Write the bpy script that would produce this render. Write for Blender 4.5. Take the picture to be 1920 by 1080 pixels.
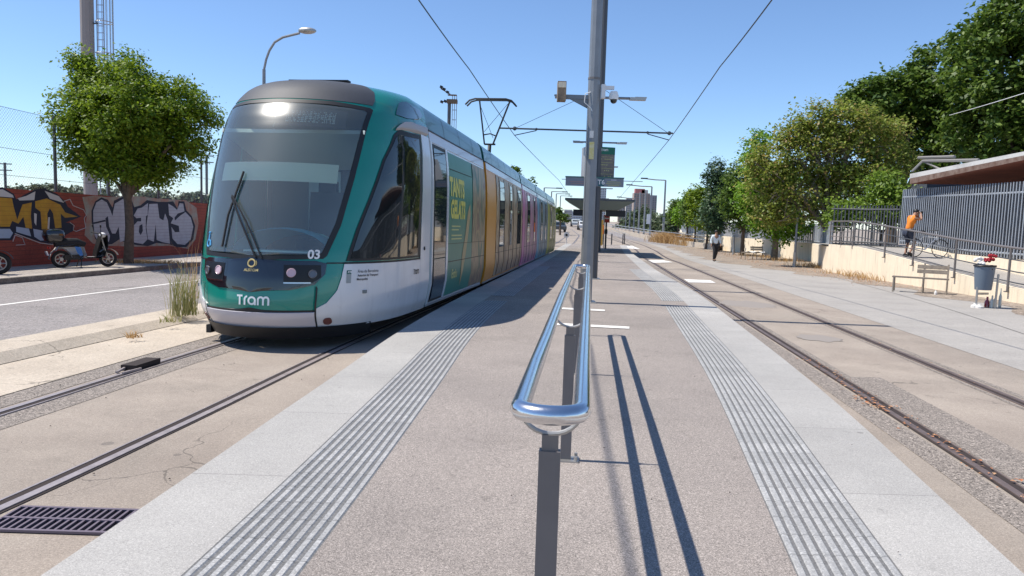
import bpy, bmesh, math, random
import numpy as np
from mathutils import Vector, Matrix
from mathutils.geometry import tessellate_polygon
random.seed(7); RNG = np.random.default_rng(11)
for o in list(bpy.data.objects): bpy.data.objects.remove(o, do_unlink=True)
scene = bpy.context.scene
col = scene.collection
R = math.radians

# ------------------------------------------------------------------ camera, light, exposure
FPX, HOR, ROLL, CH = 1400.0, 410.0, 1.75, 1.58
PITCH = math.degrees(math.atan((540 - HOR) / FPX))
cam = bpy.data.cameras.new('camera'); camo = bpy.data.objects.new('camera', cam); col.objects.link(camo)
cam.sensor_width = 36.0; cam.lens = 36.0 * FPX / 1920.0; cam.clip_start = 0.05; cam.clip_end = 6000
camo.matrix_world = Matrix.Translation((0, 0, CH)) @ Matrix.Rotation(R(90 - PITCH), 4, 'X') @ Matrix.Rotation(R(ROLL), 4, 'Z')
scene.camera = camo
SUN_EL, SUN_AZ = 61.0, -86.0        # azimuth measured from +Y towards +X
world = bpy.data.worlds.new('World'); scene.world = world; world.use_nodes = True
wn = world.node_tree; bg = wn.nodes['Background']
sky = wn.nodes.new('ShaderNodeTexSky'); sky.sky_type = 'NISHITA'; sky.sun_disc = False
sky.sun_elevation = R(SUN_EL); sky.sun_rotation = R(SUN_AZ); sky.air_density = 0.8; sky.dust_density = 0.1; sky.ozone_density = 6.0
wn.links.new(sky.outputs[0], bg.inputs[0]); bg.inputs[1].default_value = 0.15
sl = bpy.data.lights.new('sun', 'SUN'); sl.energy = 5.0; sl.angle = R(0.53); sl.color = (1.0, 0.94, 0.85)
so = bpy.data.objects.new('sun', sl); col.objects.link(so)
sd = Vector((math.sin(R(SUN_AZ)) * math.cos(R(SUN_EL)), math.cos(R(SUN_AZ)) * math.cos(R(SUN_EL)), math.sin(R(SUN_EL))))
so.rotation_euler = sd.to_track_quat('Z', 'Y').to_euler()
scene.view_settings.view_transform = 'Standard'; scene.view_settings.look = 'None'
scene.view_settings.exposure = 0.28; scene.view_settings.gamma = 1.0
scene.render.engine = 'CYCLES'

# ------------------------------------------------------------------ survey helpers: a sight line of the photo meets the ground
ZY = [-60, 5, 43, 60, 250, 400, 4000]; ZZ = [0, 0, -.48, -.5, 1.35, 1.45, 1.45]
def zg(y): return float(np.interp(y, ZY, ZZ))
def ray(px, py):
    x = (px - 960) / FPX; y = -(py - 540) / FPX; r = R(ROLL)
    x, y = x * math.cos(r) - y * math.sin(r), x * math.sin(r) + y * math.cos(r)
    p = R(PITCH)
    return Vector((x, math.cos(p) + y * math.sin(p), -math.sin(p) + y * math.cos(p)))
def G(px, py, off=0.0):
    d = ray(px, py); t = .5
    for _ in range(6000):
        if CH + d.z * t <= zg(d.y * t) + off: break
        t *= 1.0015
    return Vector((d.x * t, d.y * t, zg(d.y * t) + off))
def C(px, py, off):
    """a sight line meeting a level above the ground (wires)"""
    d = ray(px, py); t = .5
    for _ in range(6000):
        if CH + d.z * t >= zg(d.y * t) + off: break
        t *= 1.0015
    return Vector((d.x * t, d.y * t, CH + d.z * t))
def D(px, py, depth):
    d = ray(px, py); t = depth / d.y
    return Vector((d.x * t, d.y * t, CH + d.z * t))

# ------------------------------------------------------------------ materials
def mat(name, c, rough=.7, metal=0.0, spec=.5, var=0.0, vscale=3.0, c2=None, speck=0.0, sscale=160.0, bump=0.0, bscale=60.0,
        trans=0.0, stain=0.0, joints=None, coat=0.0, island=0.0, emit=None, spots=0, drip_shade=0, tiles=None, cracks=0):
    m = bpy.data.materials.new(name); m.use_nodes = True; nt = m.node_tree; N = nt.nodes; Lk = nt.links
    b = N['Principled BSDF']; b.inputs['Roughness'].default_value = rough; b.inputs['Metallic'].default_value = metal
    b.inputs['Specular IOR Level'].default_value = spec
    if coat: b.inputs['Coat Weight'].default_value = coat; b.inputs['Coat Roughness'].default_value = .05
    if trans: b.inputs['Transmission Weight'].default_value = trans
    tc = N.new('ShaderNodeTexCoord'); co = tc.outputs['Object']
    def rgb(v):
        n = N.new('ShaderNodeRGB'); n.outputs[0].default_value = (*v, 1); return n.outputs[0]
    def mix(f, a, bb, kind='MIX'):
        n = N.new('ShaderNodeMix'); n.data_type = 'RGBA'; n.blend_type = kind
        if isinstance(f, float): n.inputs[0].default_value = f
        else: Lk.new(f, n.inputs[0])
        Lk.new(a, n.inputs[6]); Lk.new(bb, n.inputs[7]); return n.outputs[2]
    def noise(sc, det=4, ro=.6, lo=None, hi=None):
        n = N.new('ShaderNodeTexNoise'); n.inputs['Scale'].default_value = sc; n.inputs['Detail'].default_value = det; n.inputs['Roughness'].default_value = ro
        Lk.new(co, n.inputs['Vector']); o = n.outputs['Fac']
        if lo is not None:
            mr = N.new('ShaderNodeMapRange'); mr.inputs[1].default_value = lo; mr.inputs[2].default_value = hi; Lk.new(o, mr.inputs[0]); o = mr.outputs[0]
        return o
    cc = rgb(c)
    if var or c2:
        d = c2 if c2 else tuple(v * (1 - var) for v in c)
        cc = mix(noise(vscale, 5, .65, .35, .65), cc, rgb(d))
    if island:
        g = N.new('ShaderNodeNewGeometry'); d = tuple(max(0, v * (1 - island)) for v in (c[0] * 1.0, c[1], c[2]))
        e = (min(1, c[0] * (1 + island * 1.3)), min(1, c[1] * (1 + island)), c[2] * (1 + .3 * island))
        mr = N.new('ShaderNodeValToRGB'); Lk.new(g.outputs['Random Per Island'], mr.inputs[0])
        mr.color_ramp.elements[0].color = (*d, 1); mr.color_ramp.elements[1].color = (*e, 1)
        cc = mix(noise(.9, 3, .5, .3, .7), mr.outputs[0], cc) if not c2 else mix(.55, cc, mr.outputs[0])
    if stain:
        cc = mix(noise(.55, 6, .7, .52, .72), cc, rgb(tuple(v * (1 - stain) for v in c)))
        cc = mix(noise(5.5, 3, .6, .66, .76), cc, rgb(tuple(v * (1 - stain * 1.6) for v in c)))
    if speck:
        n = N.new('ShaderNodeTexVoronoi'); n.inputs['Scale'].default_value = sscale; Lk.new(co, n.inputs['Vector'])
        sp = N.new('ShaderNodeSeparateColor'); Lk.new(n.outputs['Color'], sp.inputs[0])
        r2 = N.new('ShaderNodeValToRGB'); Lk.new(sp.outputs[0], r2.inputs[0]); e = r2.color_ramp.elements
        e[0].position = .0; e[0].color = (.5 - speck * .5,) * 3 + (1,); e[1].position = 1.0; e[1].color = (.5 + speck * .5,) * 3 + (1,)
        k = e.new(.72); k.color = (.5, .5, .5, 1)
        k = e.new(.25); k.color = (.5 - speck * .12,) * 3 + (1,)
        cc = mix(1.0, cc, r2.outputs[0], 'OVERLAY')
        nn = noise(sscale * .35, 3, .6, .3, .7); rr = N.new('ShaderNodeValToRGB'); Lk.new(nn, rr.inputs[0])
        rr.color_ramp.elements[0].color = (.5 - speck * .22,) * 3 + (1,); rr.color_ramp.elements[1].color = (.5 + speck * .18,) * 3 + (1,)
        cc = mix(1.0, cc, rr.outputs[0], 'OVERLAY')
    if drip_shade:
        mp = N.new('ShaderNodeMapping'); mp.inputs['Scale'].default_value = (3.2, 3.2, .35); Lk.new(co, mp.inputs[0]); n = N.new('ShaderNodeTexNoise'); n.inputs['Scale'].default_value = 1.6; n.inputs['Detail'].default_value = 6; n.inputs['Roughness'].default_value = .7; Lk.new(mp.outputs[0], n.inputs['Vector'])
        mr = N.new('ShaderNodeMapRange'); mr.inputs[1].default_value = .50; mr.inputs[2].default_value = .78; mr.inputs[4].default_value = drip_shade; Lk.new(n.outputs['Fac'], mr.inputs[0]); cc = mix(mr.outputs[0], cc, rgb(tuple(v * .35 for v in c)))
    if spots:
        n = N.new('ShaderNodeTexVoronoi'); n.inputs['Scale'].default_value = spots; Lk.new(co, n.inputs['Vector'])
        sp2 = N.new('ShaderNodeSeparateColor'); Lk.new(n.outputs['Color'], sp2.inputs[0]); mm = N.new('ShaderNodeMath'); mm.operation = 'MULTIPLY'; mm.inputs[1].default_value = .085; Lk.new(sp2.outputs[1], mm.inputs[0])
        lt = N.new('ShaderNodeMath'); lt.operation = 'LESS_THAN'; Lk.new(n.outputs['Distance'], lt.inputs[0]); Lk.new(mm.outputs[0], lt.inputs[1])
        dk = N.new('ShaderNodeMath'); dk.operation = 'MULTIPLY'; dk.inputs[1].default_value = .45; Lk.new(lt.outputs[0], dk.inputs[0])
        cc = mix(dk.outputs[0], cc, rgb((.09, .08, .075)))
        cc = mix(1.0, cc, (lambda r: (setattr(r.color_ramp.elements[0], 'color', (.44, .44, .44, 1)), setattr(r.color_ramp.elements[1], 'color', (.56, .555, .55, 1)), Lk.new(noise(.35, 2, .5, .3, .7), r.inputs[0]), r.outputs[0])[-1])(N.new('ShaderNodeValToRGB')), 'OVERLAY')
    if tiles:
        ax, per, amt = tiles; s = N.new('ShaderNodeSeparateXYZ'); Lk.new(co, s.inputs[0]); q = N.new('ShaderNodeMath'); q.operation = 'SNAP'; q.inputs[1].default_value = per; a2 = N.new('ShaderNodeMath'); a2.operation = 'ADD'; a2.inputs[1].default_value = 0.0; Lk.new(s.outputs[ax], a2.inputs[0]); Lk.new(a2.outputs[0], q.inputs[0])
        q2 = N.new('ShaderNodeMath'); q2.operation = 'GREATER_THAN'; Lk.new(s.outputs[0], q2.inputs[0]); q3 = N.new('ShaderNodeMath'); q3.operation = 'MULTIPLY_ADD'; q3.inputs[1].default_value = 7.3; Lk.new(q2.outputs[0], q3.inputs[0]); Lk.new(q.outputs[0], q3.inputs[2])
        wn_ = N.new('ShaderNodeTexWhiteNoise'); wn_.noise_dimensions = '1D'; Lk.new(q3.outputs[0], wn_.inputs['W']); mr = N.new('ShaderNodeMapRange'); mr.inputs[3].default_value = 0.0; mr.inputs[4].default_value = amt; Lk.new(wn_.outputs['Value'], mr.inputs[0]); cc = mix(mr.outputs[0], cc, rgb(tuple(v * .45 for v in c)))
    if cracks:
        dn = N.new('ShaderNodeTexNoise'); dn.inputs['Scale'].default_value = 1.7; dn.inputs['Detail'].default_value = 5; Lk.new(co, dn.inputs['Vector']); am = N.new('ShaderNodeVectorMath'); am.operation = 'MULTIPLY_ADD'; am.inputs[1].default_value = (.9, .9, 0); Lk.new(dn.outputs['Color'], am.inputs[0]); Lk.new(co, am.inputs[2])
        vo = N.new('ShaderNodeTexVoronoi'); vo.feature = 'DISTANCE_TO_EDGE'; vo.inputs['Scale'].default_value = cracks; Lk.new(am.outputs[0], vo.inputs['Vector']); lt = N.new('ShaderNodeMath'); lt.operation = 'LESS_THAN'; lt.inputs[1].default_value = .0055 * cracks; Lk.new(vo.outputs['Distance'], lt.inputs[0])
        mm = N.new('ShaderNodeMath'); mm.operation = 'MULTIPLY'; Lk.new(lt.outputs[0], mm.inputs[0]); Lk.new(noise(.8, 2, .5, .45, .6), mm.inputs[1]); m3 = N.new('ShaderNodeMath'); m3.operation = 'MULTIPLY'; m3.inputs[1].default_value = .75; Lk.new(mm.outputs[0], m3.inputs[0]); cc = mix(m3.outputs[0], cc, rgb(tuple(v * .3 for v in c)))
    if joints:
        for (ax, per, wd, jc) in joints:
            s = N.new('ShaderNodeSeparateXYZ'); Lk.new(co, s.inputs[0])
            q = N.new('ShaderNodeMath'); q.operation = 'PINGPONG'; q.inputs[1].default_value = per / 2; Lk.new(s.outputs[ax], q.inputs[0])
            w = N.new('ShaderNodeMath'); w.operation = 'LESS_THAN'; w.inputs[1].default_value = wd / 2; Lk.new(q.outputs[0], w.inputs[0])
            cc = mix(w.outputs[0], cc, rgb(jc))
    Lk.new(cc, b.inputs['Base Color'])
    if emit: b.inputs['Emission Color'].default_value = (*emit[0], 1); b.inputs['Emission Strength'].default_value = emit[1]
    if bump:
        bp = N.new('ShaderNodeBump'); bp.inputs['Strength'].default_value = bump; bp.inputs['Distance'].default_value = .01
        Lk.new(noise(bscale, 5, .7), bp.inputs['Height']); Lk.new(bp.outputs[0], b.inputs['Normal'])
    return m
def leafmat(name, c, c2, tr=.35, dry=None):
    m = bpy.data.materials.new(name); m.use_nodes = True; nt = m.node_tree; N = nt.nodes; Lk = nt.links; N.clear()
    out = N.new('ShaderNodeOutputMaterial'); df = N.new('ShaderNodeBsdfPrincipled'); tl = N.new('ShaderNodeBsdfTranslucent'); mx = N.new('ShaderNodeMixShader')
    df.inputs['Roughness'].default_value = .5; df.inputs['Specular IOR Level'].default_value = .35
    g = N.new('ShaderNodeNewGeometry'); r = N.new('ShaderNodeValToRGB'); Lk.new(g.outputs['Random Per Island'], r.inputs[0])
    e = r.color_ramp.elements; e[0].color = (*c, 1); e[1].color = (*c2, 1)
    if dry: k = e.new(.74); k.color = (*c2, 1); e[2].color = (*dry, 1); e[2].position = 1.0
    Lk.new(r.outputs[0], df.inputs['Base Color']); Lk.new(r.outputs[0], tl.inputs['Color']); mx.inputs[0].default_value = tr
    Lk.new(df.outputs[0], mx.inputs[1]); Lk.new(tl.outputs[0], mx.inputs[2]); Lk.new(mx.outputs[0], out.inputs[0])
    return m
M = {}
def defmats():
    M['asph'] = mat('platform_asphalt', (.315, .276, .247), .9, speck=.62, sscale=280, stain=.24, bump=.3, bscale=300, c2=(.275, .242, .218), vscale=1.1, spots=2.3)
    M['bed'] = mat('track_bed_concrete', (.35, .30, .25), .92, speck=.26, sscale=190, stain=.28, cracks=.32, bump=.3, bscale=90, c2=(.285, .24, .20), vscale=.8, spots=1.6)
    M['patch'] = mat('dark_patch', (.25, .215, .185), .95, speck=.8, sscale=120, bump=.5, bscale=120, c2=(.26, .225, .195), vscale=2.2)
    M['kerb'] = mat('granite_kerb', (.43, .415, .388), .75, speck=.30, sscale=260, stain=.16, tiles=(1, 1.25, .16), joints=[(1, 1.25, .006, (.2, .19, .18))], c2=(.38, .365, .342), vscale=1.6, spots=3.0)
    M['tact'] = mat('tactile_paving', (.41, .405, .395), .8, tiles=(1, .2, .30), speck=.3, sscale=150, joints=[(1, .2, .006, (.16, .16, .16))], stain=.15, c2=(.33, .33, .327), vscale=5)
    M['tgr'] = mat('tactile_groove', (.15, .15, .15), .9, speck=.3, sscale=150, joints=[(1, .2, .006, (.1, .1, .1))])
    M['road'] = mat('road_asphalt', (.245, .225, .215), .9, cracks=.22, speck=.4, sscale=60, stain=.22, bump=.3, bscale=80, c2=(.275, .25, .24), vscale=.5)
    M['plaza'] = mat('plaza_paving', (.385, .36, .328), .9, tiles=(1, .4, .10), speck=.2, sscale=90, stain=.22, c2=(.335, .313, .287), vscale=.6, joints=[(1, .4, .012, (.29, .28, .262)), (0, .6, .010, (.30, .29, .27))])
    M['dirt'] = mat('dry_dirt', (.34, .28, .22), .95, speck=.6, sscale=25, c2=(.24, .19, .15), vscale=2.2, stain=.3, bump=.5, bscale=15)
    M['walk'] = mat('sidewalk', (.44, .39, .34), .9, speck=.2, sscale=30, stain=.2, c2=(.39, .345, .30), vscale=1.2, joints=[(1, .6, .015, (.36, .32, .28))])
    M['island'] = mat('island_concrete', (.50, .43, .345), .9, cracks=.5, speck=.2, sscale=90, stain=.24, bump=.3, bscale=30, c2=(.43, .365, .29), vscale=1.3)
    M['rail'] = mat('rail_steel', (.40, .345, .33), .38, metal=.2, var=.25, vscale=9, bump=.1)
    M['rail2'] = mat('rusty_rail_steel', (.19, .145, .13), .5, metal=.2, var=.35, vscale=7, bump=.2)
    M['groove'] = mat('rail_groove', (.035, .025, .022), .95)
    M['black'] = mat('black', (.012, .012, .013), .5)
    M['rubber'] = mat('rubber', (.015, .015, .016), .8)
    M['white'] = mat('white_paint', (.80, .80, .79), .5)
    M['steel'] = mat('polished_steel', (.72, .72, .73), .19, metal=1.0, bump=.05, bscale=60)
    M['post'] = mat('grey_painted_post', (.17, .155, .15), .45, var=.1, vscale=6)
    M['pole'] = mat('galvanised_pole', (.27, .28, .295), .45, metal=.35, var=.15, vscale=3)
    M['poled'] = mat('dark_pole', (.085, .09, .10), .5, metal=.3)
    M['bolt'] = mat('galvanised_bolt', (.45, .44, .42), .45, metal=.8)
    M['teal'] = mat('teal_paint', (.0, .215, .165), .2, coat=.5)
    M['teal2'] = mat('teal_roof_paint', (.004, .10, .09), .3, coat=.3)
    M['tramw'] = mat('white_tram_paint', (.66, .67, .69), .25, coat=.4, stain=.08, drip_shade=.22)
    M['grey'] = mat('mid_grey', (.32, .32, .33), .5)
    M['dgrey'] = mat('dark_roof_grey', (.046, .050, .060), .6, speck=.25, sscale=200)
    M['wire'] = mat('wire', (.05, .06, .07), .5)
    M['glassd'] = mat('dark_window_glass', (.012, .016, .018), .03, spec=.75)
    M['lens'] = mat('lamp_lens', (.62, .42, .45), .08, coat=1)
    M['lens2'] = mat('clear_lens', (.10, .10, .11), .06, coat=1)
    M['gold'] = mat('gold_print', (.62, .50, .22), .4)
    M['orange'] = mat('orange', (.85, .22, .03), .6)
    M['leafA'] = leafmat('young_tree_leaves', (.06, .13, .008), (.27, .36, .025), .45)
    M['leafB'] = leafmat('drying_leaves', (.10, .145, .022), (.32, .38, .06), .46, (.42, .28, .12))
    M['leafC'] = leafmat('dark_leaves', (.03, .075, .010), (.16, .24, .035), .36)
    M['leafD'] = leafmat('bright_leaves', (.08, .18, .012), (.26, .44, .04), .46)
    M['leafE'] = leafmat('blue_green_leaves', (.04, .085, .04), (.09, .15, .07), .25)
    M['leafG'] = leafmat('shoot_leaves', (.08, .15, .018), (.24, .35, .045), .42)
    M['dryg'] = leafmat('dry_grass', (.42, .25, .10), (.60, .40, .19), .3)
    M['grass'] = leafmat('tuft_grass', (.20, .23, .07), (.50, .44, .22), .3)
    M['bark'] = mat('bark', (.17, .125, .09), .95, c2=(.10, .075, .055), vscale=9, bump=.8, bscale=25)
    M['barkg'] = mat('grey_bark', (.27, .225, .17), .95, c2=(.15, .12, .09), vscale=7, bump=.8, bscale=18)
    M['cream'] = mat('cream_wall', (.86, .74, .56), .9, stain=.14, c2=(.80, .69, .52), vscale=1.2, drip_shade=.55)  # dark upright streaks paint leaf shadows into the wall colour, besides its stains
    M['slat'] = mat('grey_slat', (.36, .39, .43), .5, metal=.25, var=.15, vscale=2)
    M['slatd'] = mat('dark_slat_backing', (.045, .05, .06), .6)
    M['wood'] = mat('weathered_wood', (.27, .23, .185), .85, c2=(.18, .15, .12), vscale=14)
    M['skin'] = mat('skin', (.42, .24, .16), .6)
defmats()

# ------------------------------------------------------------------ object helpers
def tag(o, label=None, cat=None, group=None, kind=None):
    if label: o['label'] = label
    if cat: o['category'] = cat
    if group: o['group'] = group
    if kind: o['kind'] = kind
    return o
def thing(name, label, cat, loc=(0, 0, 0), rotz=0.0, group=None):
    o = bpy.data.objects.new(name, None); col.objects.link(o); o.empty_display_size = .2
    o.location = loc; o.rotation_euler = (0, 0, rotz); o['label'] = label; o['category'] = cat
    if group: o['group'] = group
    return o
def copy_tree(o, parent=None):
    c = o.copy(); col.objects.link(c); c.parent = parent
    for ch in [x for x in list(bpy.data.objects) if x.parent == o]: copy_tree(ch, c)
    return c
class MB:
    def __init__(s): s.v = []; s.f = []
    def quad(s, a, b, c, d):
        n = len(s.v); s.v += [tuple(a), tuple(b), tuple(c), tuple(d)]; s.f.append((n, n + 1, n + 2, n + 3)); return s
    def box(s, c, d, rz=0.0, rx=0.0, ry=0.0):
        n = len(s.v); m = Matrix.Rotation(rz, 3, 'Z') @ Matrix.Rotation(ry, 3, 'Y') @ Matrix.Rotation(rx, 3, 'X'); c = Vector(c)
        for z in (-1, 1):
            for x, y in ((-1, -1), (1, -1), (1, 1), (-1, 1)):
                s.v.append(tuple(c + m @ Vector((x * d[0] / 2, y * d[1] / 2, z * d[2] / 2))))
        for q in ((3, 2, 1, 0), (4, 5, 6, 7), (0, 1, 5, 4), (1, 2, 6, 5), (2, 3, 7, 6), (3, 0, 4, 7)): s.f.append(tuple(n + i for i in q))
        return s
    def tube(s, pts, r, n=8, closed=False, cap=True):
        pts = [Vector(p) for p in pts]; k = len(pts); rs = r if isinstance(r, (list, tuple)) else [r] * k
        base = len(s.v); up = None
        for i, p in enumerate(pts):
            a = pts[(i - 1) % k] if (closed or i > 0) else p; b = pts[(i + 1) % k] if (closed or i < k - 1) else p
            t = (b - a).normalized()
            if up is None: up = t.orthogonal().normalized()
            up = (up - t * up.dot(t)); up = up.normalized() if up.length > 1e-6 else t.orthogonal().normalized()
            w = t.cross(up)
            for j in range(n):
                an = 2 * math.pi * j / n; s.v.append(tuple(p + (up * math.cos(an) + w * math.sin(an)) * rs[i]))
        for i in range(k if closed else k - 1):
            i2 = (i + 1) % k
            for j in range(n):
                j2 = (j + 1) % n; s.f.append((base + i * n + j, base + i * n + j2, base + i2 * n + j2, base + i2 * n + j))
        if cap and not closed:
            s.f.append(tuple(base + j for j in reversed(range(n)))); s.f.append(tuple(base + (k - 1) * n + j for j in range(n)))
        return s
    def cyl(s, a, b, r, r2=None, n=12): return s.tube([a, b], [r, r if r2 is None else r2], n)
    def ball(s, c, r, n=10, sc=(1, 1, 1)):
        base = len(s.v); m = n // 2 + 1
        for i in range(m + 1):
            th = math.pi * i / m
            for j in range(n):
                ph = 2 * math.pi * j / n; s.v.append((c[0] + r * sc[0] * math.sin(th) * math.cos(ph), c[1] + r * sc[1] * math.sin(th) * math.sin(ph), c[2] + r * sc[2] * math.cos(th)))
        for i in range(m):
            for j in range(n): s.f.append((base + i * n + j, base + (i + 1) * n + j, base + (i + 1) * n + (j + 1) % n, base + i * n + (j + 1) % n))
        return s
    def prism(s, poly, z0, z1):
        """poly in xy, extruded"""
        n = len(s.v); k = len(poly)
        for z in (z0, z1):
            for p in poly: s.v.append((p[0], p[1], z))
        s.f.append(tuple(n + i for i in reversed(range(k)))); s.f.append(tuple(n + k + i for i in range(k)))
        for i in range(k): s.f.append((n + i, n + (i + 1) % k, n + k + (i + 1) % k, n + k + i))
        return s
    def plate(s, poly, fn, t):
        """poly (u,v) mapped by fn(u,v,off)->xyz, with thickness t; concave outlines allowed"""
        tris = tessellate_polygon([[Vector((p[0], p[1], 0)) for p in poly]]); n = len(s.v); k = len(poly)
        for off in (0, t):
            for p in poly: s.v.append(tuple(fn(p[0], p[1], off)))
        for a, b, c in tris: s.f.append((n + k + a, n + k + b, n + k + c))
        for i in range(k): s.f.append((n + i, n + (i + 1) % k, n + k + (i + 1) % k, n + k + i))
        return s
    def grid(s, rows):
        n = len(s.v); k = len(rows[0])
        for r in rows: s.v += [tuple(p) for p in r]
        for i in range(len(rows) - 1):
            for j in range(k - 1): a = n + i * k + j; s.f.append((a, a + 1, a + k + 1, a + k))
        return s
    def build(s, name, m, parent=None, smooth=True, angle=35, sub=None):
        me = bpy.data.meshes.new(name)
        v = s.v
        if sub is not None: v = [(p[0] - sub[0], p[1] - sub[1], p[2] - sub[2]) for p in v]
        me.from_pydata(v, [], s.f); me.materials.append(M[m] if isinstance(m, str) else m)
        if smooth:
            me.polygons.foreach_set('use_smooth', [True] * len(me.polygons))
            try: me.set_sharp_from_angle(angle=R(angle))
            except Exception: pass
        me.update(); o = bpy.data.objects.new(name, me); col.objects.link(o)
        if parent is not None: o.parent = parent
        return o
def text_verts(s, size=1.0, bold=0.0, spacing=1.0):
    cu = bpy.data.curves.new('t', 'FONT'); cu.body = s; cu.size = size; cu.align_x = 'CENTER'; cu.align_y = 'CENTER'; cu.offset = bold
    cu.space_character = spacing; cu.resolution_u = 3
    o = bpy.data.objects.new('t', cu); col.objects.link(o)
    dg = bpy.context.evaluated_depsgraph_get(); dg.update()
    me = bpy.data.meshes.new_from_object(o.evaluated_get(dg)); v = [tuple(p.co) for p in me.vertices]; f = [tuple(p.vertices) for p in me.polygons]
    bpy.data.objects.remove(o); bpy.data.meshes.remove(me); return v, f
def text_on(name, s, m, parent, fn, size, bold=0.0, sx=1.0, spacing=1.0, cut=0):
    v, f = text_verts(s, size, bold, spacing); mb = MB(); mb.v = [tuple(fn(p[0] * sx, p[1])) for p in v]; mb.f = f
    return mb.build(name, m, parent, smooth=False)
def fr(o, ux, uy):
    """flat frame: origin o, axes ux, uy -> fn(x,y)"""
    o, ux, uy = Vector(o), Vector(ux).normalized(), Vector(uy).normalized()
    return lambda x, y: o + ux * x + uy * y
# ------------------------------------------------------------------ setting
def xpath(pts, smooth=2.0, lo=-8.0):
    pts = sorted(pts, key=lambda p: p[1]); ys = [p[1] for p in pts]; xs = [p[0] for p in pts]
    s0 = (xs[1] - xs[0]) / (ys[1] - ys[0]); s1 = (xs[-1] - xs[-2]) / (ys[-1] - ys[-2])
    ys = [lo] + ys + [ys[-1] + 500]; xs = [xs[0] + s0 * (lo - pts[0][1])] + xs + [xs[-1] + s1 * 500]
    def f(y):
        w = min(smooth, .12 * abs(y) + .6); return float(np.mean([np.interp(y + d * w, ys, xs) for d in (-1, -.5, 0, .5, 1)]))
    return f
def yrows(y0, y1):
    r = []; y = y0
    while y < y1: r.append(y); y += max(.3, .035 * abs(y))
    r.append(y1); return r
def band(name, m, fl, fr_, y0, y1, off, kind='structure', n=2, side=0.0, smooth=False):
    """sheet between two x(y) lines, lying `off` above the terrain; side>0 adds vertical faces of that depth"""
    mb = MB(); rows = []
    for y in yrows(y0, y1):
        a, b = fl(y), fr_(y); z = zg(y) + (off(y) if callable(off) else off)
        r = [(a + (b - a) * i / (n - 1), y, z) for i in range(n)]
        if side: r = [(a, y, z - side)] + r + [(b, y, z - side)]
        rows.append(r)
    mb.grid(rows)
    if side:
        for r in (rows[0], rows[-1]): mb.quad(r[0], r[1], r[-2], r[-1])
    o = mb.build(name, m, smooth=False)
    if kind: o['kind'] = kind
    return o
cst = lambda v: (lambda y: v)
# ground: one sheet to the horizon
mb = MB(); ys = [-60, -5, 0, 5, 10, 20, 30, 43, 50, 60, 90, 120, 160, 200, 250, 320, 400, 700, 1200, 2500, 4500]; xs = [-3500, -1000, -300, -100, -40, -20, -10, 0, 10, 20, 40, 100, 300, 1000, 3500]
mb.grid([[(x, y, zg(y)) for x in xs] for y in ys]); tag(mb.build('ground', 'bed', smooth=False), kind='structure')
PZ = .22
LK = [(75, 1080), (350, 897), (640, 697), (745, 620), (870, 553)]
RK = [(1920, 1077), (1702, 877), (1508, 702), (1391, 613), (1313, 552), (1232, 508), (1180, 475)]
kl_pts = [tuple(G(*p, PZ)[:2]) for p in LK] + [(2.35, 44.0), (4.9, 66.0)]
kr_pts = [tuple(G(*p, PZ)[:2]) for p in RK]
KL = xpath(kl_pts); KR = xpath(kr_pts[:-1] + [(7.3, 46.0), (9.3, 62)])
print('KL', [round(KL(y), 2) for y in (3, 6, 9, 14, 20, 30, 44)], 'KR', [round(KR(y), 2) for y in (3, 6, 9, 14, 20, 30, 44)])
PEND = 60.0
def pz(y): return PZ
band('platform_kerb', 'kerb', KL, lambda y: KL(y) + .50, -6, PEND, PZ, side=.6)
band('platform_kerb', 'kerb', lambda y: KR(y) - .50, KR, -6, PEND, PZ, side=.6)
def tactile(f0, sgn):
    # 0.42 m wide field of ribs; f0 = line on the kerb side, sgn points to the platform middle
    w = .43; lo, hi = (f0, lambda y: f0(y) + sgn * w) if sgn > 0 else (lambda y: f0(y) + sgn * w, f0)
    for a, b in ((-6, 13.2), (14.2, 26.0)):
        band('tactile_paving', 'tgr', lo, hi, a, b, PZ - .001, side=.3)
        mb = MB(); n = 9; pit = w / n
        for i in range(n):
            o0 = pit * (i + .22); o1 = pit * (i + .80); rows = []
            for y in yrows(a, b):
                z = zg(y) + PZ; x = lo(y); rows.append([(x + o0 - .002, y, z - .001), (x + o0 + .003, y, z + .0045), (x + o1 - .003, y, z + .0045), (x + o1 + .002, y, z - .001)])
            mb.grid(rows)
        tag(mb.build('tactile_ribs', 'tact', smooth=False), kind='structure')
    band('platform_paving', 'asph', lo, hi, 13.2, 14.2, PZ, side=.3); band('platform_paving', 'asph', lo, hi, 26, PEND, PZ, side=.3)
tactile(lambda y: KL(y) + .50, 1); tactile(lambda y: KR(y) - .50, -1)
band('platform_paving', 'asph', lambda y: KL(y) + .93, lambda y: KR(y) - .93, -6, PEND, PZ + .002, n=3)
# white painted bars across the platform
def ground_quad(name, m, pts, off, lift=.004):
    P = [G(px, py, off) for px, py in pts]; mb = MB(); mb.quad(*[(p.x, p.y, p.z + lift) for p in P]); return tag(mb.build(name, m, smooth=False), kind='structure')
M['wpaint'] = mat('worn_white_marking', (.74, .72, .68), .8, stain=.15, speck=.2, sscale=80)
ground_quad('painted_marking', 'wpaint', [(1052, 577), (1134, 581), (1134, 584), (1052, 580)], PZ + .006)
ground_quad('painted_marking', 'wpaint', [(1044, 606), (1180, 613), (1180, 617), (1044, 610)], PZ + .006)
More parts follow.
